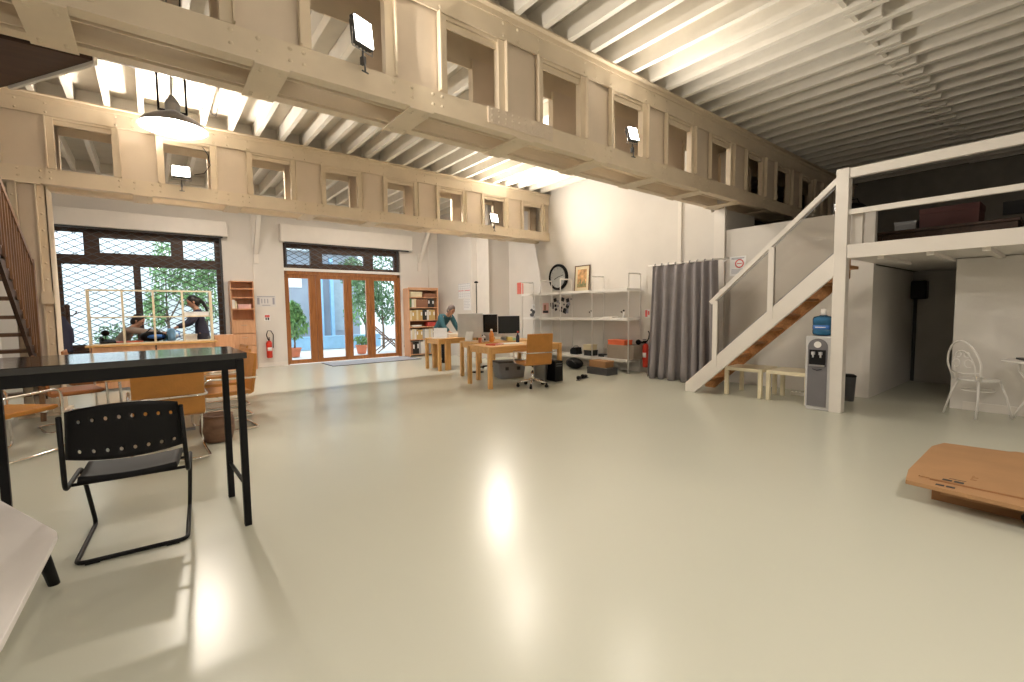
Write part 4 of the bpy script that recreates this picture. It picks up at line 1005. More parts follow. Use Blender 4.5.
# ------------------------------------------------------------------ cabinet and bookcase
def book(name, x, y, z, w, d, h, m, label, group, cat='book', spine=None):
    t = thing(name, label, cat, (x, y, z), 0, group)
    b = MB(); b.box(-w/2, w/2, -d/2, d/2, 0, h); b.build('cover', m, t)
    b = MB(); b.box(-w/2+.003, w/2-.003, -d/2+.01, d/2+.001, .004, h+.0015); b.build('page_block', M['paper'], t)
    if spine: b = MB(); b.box(-w*.32, w*.32, -d/2-.0015, -d/2, h*.45, h*.8); b.build('spine_label', spine, t)
    return t
t = thing('tall_cabinet', 'tall narrow beech cabinet with shelves and drawers between window and door', 'cabinet', (1.65, 12.21, 0))
x0, x1, y0, y1 = -.235, .235, -.17, .17
for a in (x0, x1-.02): b = MB(); b.box(a, a+.02, y0, y1, 0, 2.05); b.build('side_panel', M['beech'], t)
for z in (.0, 1.14, 1.40, 1.66, 1.86, 2.03): b = MB(); b.box(x0+.02, x1-.02, y0+.004, y1, z, z+.02); b.build('shelf', M['beech'], t)
b = MB(); b.box(x0+.02, x1-.02, y1-.01, y1, .02, 2.03); b.build('back_panel', M['tan'] if False else M['beech'], t)
for k, (za, zb) in enumerate(((.03, .56), (.575, .84), (.855, 1.13))):
    b = MB(); b.box(x0+.022, x1-.022, y0-.012, y0+.006, za, zb); dr = b.build('drawer_front', M['beech'], t, bevel=.003)
    b = MB(); zz = zb-.09; b.tube(fillet([(-.06, y0-.012, zz), (-.06, y0-.035, zz), (.06, y0-.035, zz), (.06, y0-.012, zz)], .01), .005, n=6); b.build('handle', M['chrome'], dr)
for i, (x, w, h, c) in enumerate(((1.47, .05, .20, 'bk_white'), (1.52, .035, .17, 'bk_cream'))):
    book('binder', x, 12.18, 1.42, w, .22, h, M[c], ('white binder' if i == 0 else 'cream binder')+' on the upper shelf of the tall narrow cabinet', None, 'binder', None)
carton('pink_box', 'flat pink box on the shelf of the tall narrow cabinet', 'box', (1.69, 12.17, 1.42), .26, .2, .10, M['bk_pink'])

t = thing('bookcase', 'light wood bookcase full of binders right of the glazed doors', 'bookcase', (6.24, 12.22, 0))
x0, x1, y0, y1 = -.48, .48, -.175, .175
for a in (x0, x1-.035): b = MB(); b.box(a, a+.035, y0, y1, 0, 1.97); b.build('side_panel', M['beech'], t)
SZ = [.06, .47, .80, 1.03, 1.40, 1.76, 1.95]
SZ = [.07, .50, .86, 1.05, 1.42, 1.72, 1.94]
for z in SZ: b = MB(); b.box(x0+.035, x1-.035, y0+.004, y1, z-.025, z); b.build('shelf', M['beech'], t)
b = MB(); b.box(x0+.035, x1-.035, y1-.01, y1, .05, 1.94); b.build('back_panel', M['bk_brown'], t)
b = MB(); b.box(x0, x1, y0-.005, y0+.02, 1.945, 1.99); b.build('cornice', M['beech'], t)
rows = [('bottom', .07, .40, ['bk_brown', 'bk_black', 'bk_black', 'bk_black', 'bk_grey', 'bk_white', 'bk_white', 'bk_white', 'bk_black', 'bk_grey', 'bk_ochre', 'bk_black']),
        ('second', .50, .31, ['bk_white', 'bk_cream', 'bk_white', 'bk_ochre', 'bk_ochre', 'bk_ochre', 'bk_grey', 'bk_white', 'bk_white', 'bk_cream', 'bk_white', 'bk_ochre']),
        ('fourth', 1.05, .32, ['bk_cream', 'bk_ochre', 'bk_ochre', 'bk_cream', 'bk_ochre', 'bk_ochre', 'bk_black', 'bk_black', 'bk_white', 'bk_ochre', 'bk_ochre', 'bk_ochre']),
        ('fifth', 1.42, .26, ['bk_green', 'bk_white', 'bk_cream', 'bk_brown', 'bk_brown', 'bk_brown', 'bk_brown', 'bk_brown', 'bk_brown', 'bk_black', 'bk_black', 'bk_black'])]
cn = dict(bk_white='white', bk_black='black', bk_green='green', bk_ochre='ochre', bk_cream='cream', bk_red='red', bk_brown='brown', bk_grey='grey')
for nm, z, hh, cs in rows:
    x = 6.24-.435
    for i, c in enumerate(cs):
        w = .058+.010*rnd.random(); h = hh*(.86+.1*rnd.random())
        lab = '%s binder on the %s shelf from the floor in the bookcase' % (cn[c], nm if nm != 'bottom' else 'lowest')
        book('binder', x+w/2, 12.19, z, w, .24, h, M[c], lab, 'binders on the %s bookcase shelf' % nm, 'binder', M['paper'] if c in ('bk_black', 'bk_green', 'bk_ochre') and i % 2 else None)
        x += w+.004
carton('red_box', 'red box on the third bookcase shelf', 'box', (6.50, 12.18, .86), .26, .2, .13, M['bk_red'])
carton('magazine_stack', 'flat stack of magazines on the third bookcase shelf', 'magazines', (6.02, 12.18, .86), .3, .22, .05, M['bk_white'], lid=False)
carton('storage_tray', 'cream tray of papers on the top bookcase shelf, left half', 'tray', (6.02, 12.18, 1.72), .36, .24, .15, M['bk_cream'])
carton('storage_tray', 'brown tray on the top bookcase shelf, right half', 'tray', (6.44, 12.18, 1.72), .36, .24, .10, M['bk_brown'])

# extinguishers and signs
def extinguisher(label, loc, rz, h=.42, r=.065, hose='up'):
    t = thing('fire_extinguisher', label, 'fire extinguisher', loc, rz)
    b = MB(); b.lathe([(r*.8, 0), (r, .02), (r, h-.06), (r*.8, h-.02), (r*.4, h)], n=22); b.build('cylinder', M['red'], t)
    b = MB(); b.cyl((0, 0, h), (0, 0, h+.05), .018, n=10); b.box(-.012, .012, -.07, .03, h+.045, h+.058); b.box(-.012, .012, -.08, .01, h+.075, h+.085); b.build('valve_handle', M['black'], t)
    b = MB()
    if hose == 'up': b.tube([(-.02, 0, h+.03), (-.05, 0, h+.14), (-.02, .0, h+.24), (.05, 0, h+.24), (.10, 0, h+.14), (.09, 0, h-.02), (.085, 0, h-.18)], .011, n=8)
    else: b.tube([(.02, 0, h+.03), (.07, .0, h+.10), (.09, 0, h+.2), (.06, 0, h+.25)], .012, n=8)
    b.build('hose', M['black'], t)
    b = MB(); n = 10; vs = [((r+.001)*math.sin(-.8+1.6*k/n), -(r+.001)*math.cos(-.8+1.6*k/n), z) for z in (h*.42, h*.62) for k in range(n+1)]; b.add(vs, [(k, k+1, n+2+k, n+1+k) for k in range(n)], True); b.build('label_band', M['paper'], t, solid=.001)
    b = MB(); b.box(-.03, .03, r-.01, r+.025, h*.3, h*.75); b.build('wall_bracket', M['darkgrey'], t)
    return t
extinguisher('red fire extinguisher with looped hose on the wall left of the glazed doors', (2.20, 12.32, .22), 0)
e2 = extinguisher('tall red fire extinguisher between the white shelves and the curtain', (7.76, 5.50, .12), R(-90), h=.48, r=.058, hose='side')
b = MB(); b.ball((-.16, -.02, .50), .055, 12); b.cyl((-.11, -.02, .50), (0, 0, .50), .02, n=8); b.build('horn', M['black'], e2)
sheet('wall_notice', 'row of grey printed notices above the extinguisher left of the doors', 'notice', (2.09, YW-.002, 1.60), .64, .27, 'y', mat('notice_paper', (.70, .69, .69), .7, var=.01),
      [('printed_blocks', M['greyink'], lines(.04, .26, .92, .1, 7)+[(.36, .96, .86, .93), (.36, .44, .2, .8), (.88, .95, .2, .8), (.52, .80, .1, .16)]+[(.5+.1*k, .53+.1*k, .3, .7) for k in range(3)])])
sheet('extinguisher_sign', 'small framed sign above the left extinguisher', 'sign', (2.20, YW-.002, 1.20), .13, .15, 'y', M['paper'], [('red_field', M['redink'], [(.1, .9, .55, .92)]), ('pictogram', M['ink'], [(.2, .4, .1, .5), (.55, .8, .1, .5)])])
sheet('extinguisher_sign', 'small red and white sign beside the curtain', 'sign', (XR-.002, 5.52, 1.20), .13, .17, 'x', M['paper'], [('red_field', M['redink'], [(.08, .5, .1, .9)]), ('flame', M['redink'], [(.62, .85, .3, .8)])])
sheet('wall_switch', 'pair of small dark wall switches beside the tall cabinet', 'switch', (1.93, YW-.002, 1.46), .03, .20, 'y', M['paper'], [('switch_top', M['ink'], [(.2, .8, .62, .85)]), ('switch_bottom', M['ink'], [(.2, .8, .15, .4)])])
sheet('wall_socket', 'small dark socket on the wall between doors and bookcase', 'socket', (5.70+.08, YW-.002, .30), .06, .06, 'y', M['grey'], [('socket_face', M['ink'], [(.25, .75, .25, .75)])])
t = thing('doormat', 'large thin grey doormat inside the glazed doors', 'doormat', (4.55, 11.75, 0)); b = MB(); b.box(-1.15, 1.15, -.45, .45, 0, .012); b.build('pile', M['mat'], t); b = MB(); b.box(-1.18, 1.18, -.48, -.45, 0, .014); b.box(-1.18, 1.18, .45, .48, 0, .014); b.box(-1.18, -1.15, -.45, .45, 0, .014); b.box(1.15, 1.18, -.45, .45, 0, .014); b.build('rubber_edge', M['darkgrey'], t)

# ------------------------------------------------------------------ right hand desks
def pdesk(label, loc, w, d, rz, group='pine desks in the far corner'):
    t = thing('desk', label, 'desk', loc, rz, group); legtable(t, w, d, .70, .065, .028, M['pine'], apron=.09, inset=.0); return t
pdesk('nearest pine desk with the orange office chair in front', (5.11, 6.395, 0), 1.54, .78, R(-5))
pdesk('pine desk carrying the two black screens, behind the nearest desk', (5.48, 7.34, 0), 1.45, .72, R(-5))
pdesk('far pine desk where a person bends over', (5.72, 9.02, 0), 1.25, .66, R(-2))
pdesk('narrow pine side table at the far left end of the desks', (4.96, 9.02, 0), .24, .68, R(-2))

t = thing('office_chair', 'orange leather office chair on a chrome five star base', 'chair', (5.03, 5.82, 0), R(-14))
for k in range(5):
    a = k*2*PI/5+.35; c, s = math.cos(a), math.sin(a)
    b = MB(); b.tube([(0, 0, .11), (.12*c, .12*s, .105), (.25*c, .25*s, .075)], [.024, .020, .014], n=8); sp_ = b.build('base_spoke', M['chrome'], t)
    b = MB(); b.cyl((.255*c-.02*s, .255*s+.02*c, .028), (.255*c+.02*s, .255*s-.02*c, .028), .028, n=14); b.box(.255*c-.012, .255*c+.012, .255*s-.012, .255*s+.012, .03, .075); b.build('caster', M['black'], sp_)
b = MB(); b.cyl((0, 0, .09), (0, 0, .26), .028, n=14); b.cyl((0, 0, .26), (0, 0, .37), .016, n=12); b.build('gas_lift', M['chrome'], t)
b = MB(); b.box(-.09, .09, -.09, .09, .365, .385); b.build('seat_plate', M['darkgrey'], t)
b = MB(); b.prism([(-.24, .40), (-.20, .385), (.20, .385), (.25, .40), (.24, .43), (-.2, .43)], 'x', -.24, .24); b.build('seat', M['orange'], t, bevel=.012)
b = MB(); b.prism([(-.245, .41), (-.21, .40), (-.245, .66), (-.275, .915), (-.30, .91), (-.275, .66)], 'x', -.235, .235); b.build('backrest', M['orange'], t, bevel=.010)
for s in (-1, 1):
    b = MB(); b.tube(fillet([(s*.24, .12, .40), (s*.28, .14, .42), (s*.28, .16, .62), (s*.28, -.255, .60), (s*.23, -.285, .60)], .06), .011, n=8); b.build('armrest', M['chrome'], t)
b = MB(); b.cyl((-.23, -.288, .60), (.23, -.288, .60), .011, n=8); b.build('back_bar', M['chrome'], t)

def imac(label, loc, rz, w=.54, h=.36, lift=.12, silver_back=False):
    t = thing('computer_monitor', label, 'monitor', loc, rz)
    b = MB(); b.box(-w/2, w/2, -.012, .018, lift, lift+h); b.build('casing', M['silver'], t, bevel=.005)
    b = MB(); b.box(-w/2+.006, w/2-.006, -.0145, -.0125, lift+.065, lift+h-.006); b.build('screen', M['screen'], t)
    b = MB(); b.prism([(.02, lift+.05), (.02, lift+.12), (.10, .012), (.085, .0), (-.08, .0), (-.08, .008), (.07, .012)], 'x', -.08, .08); b.build('stand', M['silver'], t)
    return t
imac('black computer screen nearest the shelves on the pine desk', (5.60, 7.32, .70), R(-22), w=.62, h=.42, lift=.07)
imac('black computer screen left of the larger one, angled away', (5.16, 7.38, .70), R(-62), w=.54, h=.42, lift=.11)
imac('silver computer screen seen from behind beside the bending person', (4.96, 7.62, .70), R(120), w=.56, h=.48, lift=.07)
t = thing('desk_pole', 'slim dark pole rising above the black screens', 'pole', (5.36, 7.98, 0)); b = MB(); b.cyl((0, 0, .02), (0, 0, 1.88), .010, n=8); b.build('pole', M['black'], t); b = MB(); b.lathe([(.04, 1.88), (.045, 1.90), (.015, 1.92)], n=14); b.build('top_knob', M['black'], t); b = MB(); b.lathe([(.13, 0), (.13, .012), (.02, .025)], n=20); b.build('foot', M['black'], t)
def plainbook(name, label, cat, loc, w, d, h, m, rz=0):
    t = thing(name, label, cat, loc, rz); b = MB(); b.box(-w/2, w/2, -d/2, d/2, 0, h); b.build('body', m, t); b = MB(); b.box(-w/2+.004, w/2-.004, -d/2-.001, d/2-.004, h*.2, h*.8); b.build('edge', M['paper'], t); return t
plainbook('notebook', 'red notebook lying near the corner of the nearest desk', 'notebook', (4.68, 6.42, .70), .26, .2, .018, M['red'], .3)
plainbook('paper_pile', 'spread of white papers on the nearest desk', 'papers', (5.08, 6.50, .70), .42, .30, .006, M['paper'], -.2)
plainbook('paper_pile', 'white papers on the desk under the bending person', 'papers', (5.42, 9.10, .70), .34, .25, .09, M['paper'], .1)
plainbook('notebook', 'dark notebook at the right end of the nearest desk', 'notebook', (5.62, 6.30, .70), .20, .24, .016, M['bk_brown'], -.1)
t = thing('drinking_bottle', 'orange plastic bottle standing before the black screens', 'bottle', (5.10, 7.10, .70)); b = MB(); b.lathe([(.04, 0), (.048, .02), (.045, .12), (.048, .15), (.025, .19), (.02, .22)], n=18); b.build('body', mat('orange_plastic', (.80, .30, .06), .35), t); b = MB(); b.lathe([(.024, .215), (.024, .245), (.0, .25)], n=14); b.build('cap', M['paper'], t)
t = thing('desk_toy', 'small white and black figure ornament beside the orange bottle', 'ornament', (4.93, 7.12, .70)); b = MB(); b.ball((0, 0, .05), .05, 14); b.ball((-.01, -.02, .10), .035, 12); b.build('body', M['paper'], t); b = MB(); b.ball((0, -.043, .055), .018, 10, sc=(1.2, .5, 1.4)); b.ball((-.03, -.01, .13), .014, 8); b.ball((.02, -.01, .13), .014, 8); b.build('dark_patch', M['black'], t)
t = thing('pencil_cup', 'terracotta coloured pencil cup left of the ornament', 'cup', (4.82, 7.08, .70)); b = MB(); b.lathe([(.03, 0), (.036, .09), (.033, .09), (.028, .01), (0, .01)], n=16, cap=False); b.build('cup', M['terra'], t); b = MB(); b.cyl((0, 0, .01), (.02, .01, .15), .004, n=6); b.build('pencil', M['bk_ochre'], t)
t = thing('sticky_note_block', 'green and yellow paper block below the right black screen', 'paper block', (5.60, 7.12, .70), -.3); b = MB(); b.box(-.09, .01, -.05, .05, 0, .07); b.build('yellow_block', mat('yellow_paper', (.80, .72, .25), .7), t); b = MB(); b.box(.012, .10, -.05, .05, 0, .05); b.build('green_block', mat('mint_paper', (.40, .70, .50), .7), t)
t = thing('spray_bottle', 'dark bottle beside the office chair on the desk', 'bottle', (5.36, 6.62, .70)); b = MB(); b.lathe([(.03, 0), (.034, .02), (.034, .11), (.012, .15), (.012, .18)], n=14); b.build('body', M['navy'], t); b = MB(); b.lathe([(.014, .18), (.014, .21), (0, .215)], n=10); b.build('cap', M['red'], t)
t = thing('laptop', 'open white laptop tilted on the desk beside the bending person', 'laptop', (4.98, 8.92, .70), R(-40)); b = MB(); b.box(-.15, .15, -.10, .10, 0, .014); b.build('base', M['silver'], t, bevel=.003); b = MB(); b.prism([(.10, .015), (.17, .22), (.162, .225), (.092, .018)], 'x', -.15, .15); b.build('lid', M['silver'], t)
# under the desks
t = thing('storage_crate', 'grey plastic crate with handles under the nearest desk', 'crate', (5.42, 6.98, 0), R(-15)); 
b = MB(); b.prism([(-.24, 0), (.24, 0), (.28, .30), (-.28, .30)], 'y', -.18, .18); b.build('tub', M['grey'], t, bevel=.01); b = MB(); b.box(-.295, .295, -.195, .195, .30, .325); b.build('rim', M['darkgrey'], t, bevel=.004)
for s in (-1, 1): b = MB(); b.box(s*.12-.03, s*.12+.03, -.21, -.185, .16, .22); b.build('latch', M['darkgrey'], t)
t = thing('waste_bin', 'translucent grey waste bin beside the black box under the desk', 'bin', (5.49, 6.14, 0)); b = MB(); b.lathe([(.10, 0), (.11, .01), (.145, .34), (.15, .345), (.14, .335), (.10, .02), (0, .015)], n=26, cap=False); b.build('bucket', M['steelgrey'], t); b = MB(); b.ball((0, 0, .30), .125, 14, sc=(1, 1, .6)); b.build('bin_bag', M['taupe'], t)
t = thing('computer_tower', 'black computer tower on the floor by the desk leg', 'computer', (5.73, 6.08, 0), R(-5)); b = MB(); b.box(-.09, .09, -.2, .2, .01, .38); b.build('casing', M['black'], t, bevel=.006); b = MB(); b.box(-.07, .07, -.203, -.199, .28, .30); b.box(-.07, .07, -.203, -.199, .32, .34); b.build('drive_slot', M['darkgrey'], t)
for i, (x, y, a) in enumerate(((6.12, 5.78, -1.0), (6.34, 5.86, -1.25))):
    t = thing('shoe', ('black shoe on the floor right of the nearest desk leg', 'second black shoe, nearer the white shelves')[i], 'shoe', (x, y, 0), a); b = MB(); b.ball((0, .04, .035), .045, 12, sc=(.9, 2.4, .75)); b.ball((0, -.06, .05), .04, 10, sc=(.9, 1.1, 1)); b.build('upper', M['black'], t); b = MB(); b.box(-.035, .035, -.10, .14, 0, .014); b.build('sole', M['darkgrey'], t, bevel=.003)
t = thing('cardboard_tube', 'white roll standing on the floor below the middle desk', 'roll', (4.98, 7.75, 0)); b = MB(); b.cyl((0, 0, 0), (0, 0, .44), .045, n=18); b.build('roll', M['paper'], t); b = MB(); b.cyl((0, 0, .44), (0, 0, .445), .02, n=12); b.build('core', M['card'], t)
t = thing('office_chair', 'dark office chair mostly hidden behind the desks', 'chair', (5.78, 8.14, 0), R(160))
for k in range(5):
    a = k*2*PI/5; c, s = math.cos(a), math.sin(a); b = MB(); b.tube([(0, 0, .09), (.26*c, .26*s, .06)], .016, n=8); b.ball((.26*c, .26*s, .03), .03, 10); b.build('base_spoke', M['black'], t)
b = MB(); b.cyl((0, 0, .08), (0, 0, .40), .022, n=10); b.build('gas_lift', M['darkgrey'], t); b = MB(); b.box(-.22, .22, -.2, .22, .40, .46); b.build('seat', M['black'], t, bevel=.02)
b = MB(); b.box(-.20, .20, -.24, -.20, .50, .64); b.build('backrest', M['black'], t, bevel=.02); b = MB(); b.box(-.02, .02, -.25, -.19, .42, .52); b.build('back_stem', M['darkgrey'], t)

# ------------------------------------------------------------------ white shelf unit
t = thing('shelf_unit', 'long white metal shelf unit with arched uprights along the right wall', 'shelves', (7.58, 7.4, 0))
Y5 = [5.65, 6.60, 7.56, 8.25, 8.95]
for y in Y5:
    b = MB(); b.tube(fillet([(7.40, y, 0), (7.40, y, 2.0), (7.78, y, 2.0), (7.78, y, 0)], .012, 2), .016, n=4); 
    for z in (.255, 1.09, 1.68): b.box(7.41, 7.77, y-.012, y+.012, z-.02, z+.005)
    b.build('upright', M['whitemetal'], t, world=True)
for z in (.255, 1.09, 1.68):
    for i in range(4):
        b = MB(); b.box(7.385, 7.795, Y5[i]+.017, Y5[i+1]-.017, z, z+.028); b.box(7.379, 7.39, Y5[i]+.017, Y5[i+1]-.017, z-.022, z+.03); b.build('shelf', M['whitemetal'], t, world=True)
lowz, midz, topz = .284, 1.119, 1.709
# wall clock
t = thing('wall_clock', 'round silver wall clock with thick black rim above the white shelves', 'clock', (XR-.002, 8.06, 2.09), -PI/2)
b = MB(); prof = [(.315, 0), (.315, .05), (.30, .06), (.26, .06), (.255, .045)]; n = 40; vs = [(r*math.cos(2*PI*k/n), -z, r*math.sin(2*PI*k/n)) for r, z in prof for k in range(n)]
b.add(vs, [(i*n+k, i*n+(k+1) % n, (i+1)*n+(k+1) % n, (i+1)*n+k) for i in range(len(prof)-1) for k in range(n)], True); b.build('rim', M['black'], t)
b = MB(); b.cyl((0, -.0, 0), (0, -.042, 0), .258, n=40); b.build('face', M['clockface'], t)
b = MB()
for k in range(12): a = k*PI/6; b.bar((.19*math.sin(a), -.044, .19*math.cos(a)), (.235*math.sin(a), -.044, .235*math.cos(a)), .018, .003, up=(0, 1, 0))
b.build('hour_mark', M['greyink'], t)
for nm, a, L in (('hour_hand', 4.3, .13), ('minute_hand', 1.35, .20)): b = MB(); b.bar((0, -.047, 0), (L*math.sin(a), -.047, L*math.cos(a)), .014, .003, up=(0, 1, 0)); b.build(nm, M['ink'], t)
# picture leaning on the top shelf
t = thing('framed_picture', 'framed sepia picture leaning on the wall atop the white shelves', 'picture', (7.80, 7.27, topz), -PI/2)
tl = Matrix.Rotation(R(-4), 4, 'X')
b = MB(); w, h = .46, .60
for q in ((-w/2, -w/2+.02, 0, h), (w/2-.02, w/2, 0, h), (-w/2, w/2, 0, .02), (-w/2, w/2, h-.02, h)): b.box(q[0], q[1], -.02, 0, q[2], q[3], tl)
b.build('frame', M['treadwood'], t); b = MB(); b.box(-w/2+.02, w/2-.02, -.010, -.002, .02, h-.02, tl); b.build('mount', M['bk_cream'], t)
b = MB(); b.box(-.14, .14, -.0125, -.011, .09, h-.09, tl); b.build('print', M['ochre'], t)
b = MB()
for k in range(7): b.box(-.13+.038*k, -.105+.038*k, -.0140, -.0128, .10, .18+.05*(k % 3), tl)
b.build('dark_figures', M['bk_green'], t)
# posters on the wall
sheet('poster', 'small coral red poster on the wall above the left end of the shelves', 'poster', (XR-.002, 9.56, 1.89), .26, .31, 'x', M['coral'], [('faint_lines', M['redink'], lines(.15, .85, .85, .15, 5))])
rb = random.Random(3)
blobs = [(.25, .80, .07), (.35, .72, .05), (.12, .55, .08), (.14, .42, .06), (.26, .50, .05), (.36, .48, .04), (.28, .30, .05), (.55, .82, .07), (.74, .76, .07), (.78, .58, .06), (.73, .45, .07), (.50, .38, .04), (.62, .20, .08), (.70, .20, .08), (.64, .26, .07), (.47, .22, .05), (.60, .55, .03), (.42, .62, .03), (.88, .82, .03)]
t = thing('photo_collage', 'collage of small black and white photos stuck on the wall', 'photos', (XR-.002, 7.98, 1.40), -PI/2, None)
for i, (u, v, s) in enumerate(blobs):
    b = MB(); x, z = -.44+.88*u, -.23+.46*v; m_ = Matrix.Translation((x, 0, z)) @ Matrix.Rotation(rb.uniform(-.5, .5), 4, 'Y'); b.box(-s*.72, s*.72, -.004, 0, -s*.65, s*.65, m_); b.build('photo', M['ink'] if i % 4 != 1 else M['greyink'], t)
sheet('photo', 'reddish brown photo with dark base on the wall behind the shelves', 'photo', (XR-.002, 8.55, 1.34), .22, .26, 'x', M['bk_pink'], [('dark_strip', M['ink'], [(.05, .95, .04, .28)]), ('brown_shape', M['bk_brown'], [(.2, .6, .3, .85)])])
sheet('photo', 'small dark photo on the wall left of the reddish one', 'photo', (XR-.002, 9.02, 1.34), .11, .22, 'x', M['paper'], [('dark_field', M['ink'], [(.1, .9, .05, .3), (.3, .8, .5, .85)])])
t = thing('ornament', 'dark sculpted ornament standing on the middle white shelf', 'ornament', (7.6, 8.78, midz)); b = MB(); b.ball((0, .02, .06), .05, 12, sc=(1, 1.3, .9)); b.ball((0, -.04, .13), .045, 12, sc=(1, 1, 1.1)); b.ball((0, .03, .18), .035, 10); b.build('body', M['darkgrey'], t); b = MB(); b.box(-.04, .04, -.06, .06, 0, .012); b.build('base', M['greyink'], t)
for i, (y, k) in enumerate(((6.75, 0), (5.88, 1))):
    t = thing('figurine', ('small pale figurine with dark head on the middle shelf, by the second upright', 'small pale figurine with dark head on the middle shelf, by the right end upright')[i], 'figurine', (7.55, y, midz))
    b = MB(); b.lathe([(.03, 0), (.025, .02), (.012, .06), (.02, .10), (.008, .13)], n=12); b.build('body', M['paper'], t); b = MB(); b.ball((0, 0, .145), .02, 10); b.ball((0, .06, .12), .015, 8); b.build('head', M['ink'], t); b = MB(); b.tube([(0, .0, .09), (0, .06, .11)], .006, n=6); b.build('arm', M['treadwood'], t)
t = thing('tray', 'flat white tray lying on the middle white shelf', 'tray', (7.58, 6.25, midz)); b = MB(); b.box(-.1, .1, -.12, .12, 0, .012); b.build('base', M['paper'], t); b = MB(); b.box(-.105, -.1, -.12, .12, 0, .025); b.box(.1, .105, -.12, .12, 0, .025); b.box(-.105, .105, -.125, -.12, 0, .025); b.box(-.105, .105, .12, .125, 0, .025); b.build('rim', M['whitemetal'], t)
# boxes on and under the lowest shelf
carton('storage_box', 'large taupe cardboard box on the lowest shelf, under the red one', 'box', (7.60, 5.88, lowz), .34, .66, .28, M['taupe'])
carton('storage_box', 'flat orange red box on top of the large taupe box', 'box', (7.56, 5.98, lowz+.281), .26, .42, .10, M['redbox'])
carton('storage_box', 'small dark box with pale top near the second upright on the lowest shelf', 'box', (7.56, 6.78, lowz), .2, .22, .12, M['bk_black'])
carton('storage_box', 'pale beige box stacked on the small dark box', 'box', (7.56, 6.80, lowz+.121), .2, .22, .12, M['bk_cream'])
carton('storage_box', 'tiny black box on the lowest shelf right of the second upright', 'box', (7.54, 6.42, lowz), .12, .16, .06, M['bk_black'], lid=False)
t = thing('camera_bag', 'black camera bag on the lowest shelf left part', 'bag', (7.56, 7.22, lowz)); b = MB(); b.prism([(-.11, 0), (.11, 0), (.12, .10), (.06, .15), (-.08, .16)], 'x', -.09, .09); b.build('body', M['black'], t, bevel=.015); b = MB(); b.tube([(0, -.08, .15), (0, -.04, .19), (0, .06, .18), (0, .09, .14)], .008, n=6); b.build('strap', M['darkgrey'], t)
plainbook('magazine_stack', 'low stack of white magazines on the lowest shelf', 'magazines', (7.58, 6.26, lowz), .2, .14, .03, M['bk_grey'])
for i, (y, w_, m_) in enumerate(((8.0, .3, 'bk_white'), (8.6, .4, 'bk_grey'))):
    carton('storage_box', ('white box on the lowest shelf behind the pine desk', 'grey box on the lowest shelf at the far left end')[i], 'box', (7.58, y, lowz), .3, w_, .2, M[m_])
carton('storage_box', 'dark grey flat box on the floor below the lowest shelf', 'box', (7.05, 6.02, 0), .32, .52, .14, M['bk_grey'] if False else M['darkgrey'])
carton('storage_box', 'brown cardboard box on top of the dark grey flat box', 'box', (7.07, 6.06, .141), .26, .42, .13, M['card'])
t = thing('rucksack', 'black rucksack on the floor beneath the white shelves', 'bag', (7.25, 6.98, 0)); b = MB(); b.ball((0, 0, .12), .16, 16, sc=(.8, 1.5, .75)); b.ball((-.05, .05, .14), .09, 12, sc=(.8, 1.4, .8)); b.build('body', M['black'], t); b = MB(); b.tube([(-.1, -.15, .12), (-.14, -.05, .2), (-.12, .08, .2), (-.08, .15, .12)], .01, n=6); b.build('strap', M['darkgrey'], t)

# calendar and papers on the inner wall
sheet('calendar', 'wall planner with red header strips behind the dark pole', 'calendar', (6.928, 10.92, 1.86), .62, .42, 'x', M['paper'],
      [('header_strip', M['redink'], [(.02, .46, .50, .54), (.54, .98, .50, .54)]), ('grid_line', M['greyink'], [(.02, .98, .96, .98), (.02, .98, .80, .815), (.02, .98, .66, .672), (.02, .98, .3, .31), (.02, .98, .15, .16)]+[(.02+.16*k, .027+.16*k, .05, .95) for k in range(7)])])
sheet('wall_planner', 'white planner sheet hanging below the calendar', 'planner', (6.928, 10.78, 1.48), .36, .32, 'x', M['paper'], [('faint_rows', M['greyink'], lines(.08, .92, .9, .1, 6))])
sheet('wall_notice', 'small notice with dark text lines on the wall pier', 'notice', (7.148, 10.22, 1.66), .20, .26, 'x', M['paper'], [('text_lines', M['ink'], lines(.1, .45, .95, .1, 6)+lines(.55, .9, .95, .1, 6))])

# ------------------------------------------------------------------ courtyard outside
b = MB(); b.box(-14, 18, YW+.36, 30, -.14, -.02); struct('floor.004', b, M['pave'])
b = MB(); b.box(-12, 2.4, 17.2, 17.5, -.02, 5.5); struct('wall_courtyard', b, M['render'])
b = MB(); b.box(2.4, 13, 21.5, 21.9, -.02, 6.5); struct('wall_courtyard.001', b, M['render'])
t = thing('outbuilding', 'grey blue building with pale posts across the courtyard', 'building', (5.2, 18.2, 0))
b = MB(); b.box(3.55, 6.6, 18.3, 20.8, 0, 3.6); b.build('walls', M['bldg'], t, world=True)
for x in (5.02, 5.42): b = MB(); b.box(x, x+.12, 18.05, 18.2, 0, 3.4); b.build('post', M['bluelight'], t, world=True)
b = MB(); b.box(3.5, 6.7, 18.0, 20.9, 3.6, 3.75); b.build('roof', M['render'], t, world=True)
b = MB(); b.box(3.95, 4.45, 18.27, 18.3, 2.25, 2.75); b.build('window', M['paper'], t, world=True); b = MB(); b.box(5.6, 6.3, 18.27, 18.3, .6, 2.9); b.build('window', mat('dim_pane', (.35, .42, .48), .1), t, world=True)
t = thing('low_blue_wall', 'low pale blue wall across the courtyard behind the glazed doors', 'wall', (5.2, 17.0, 0)); b = MB(); b.box(3.4, 6.9, 16.95, 17.15, 0, .42); b.build('wall_face', M['bluelight'], t, world=True); b = MB(); b.box(3.38, 6.92, 16.93, 17.17, .42, .46); b.build('coping', M['bluelight'], t, world=True)
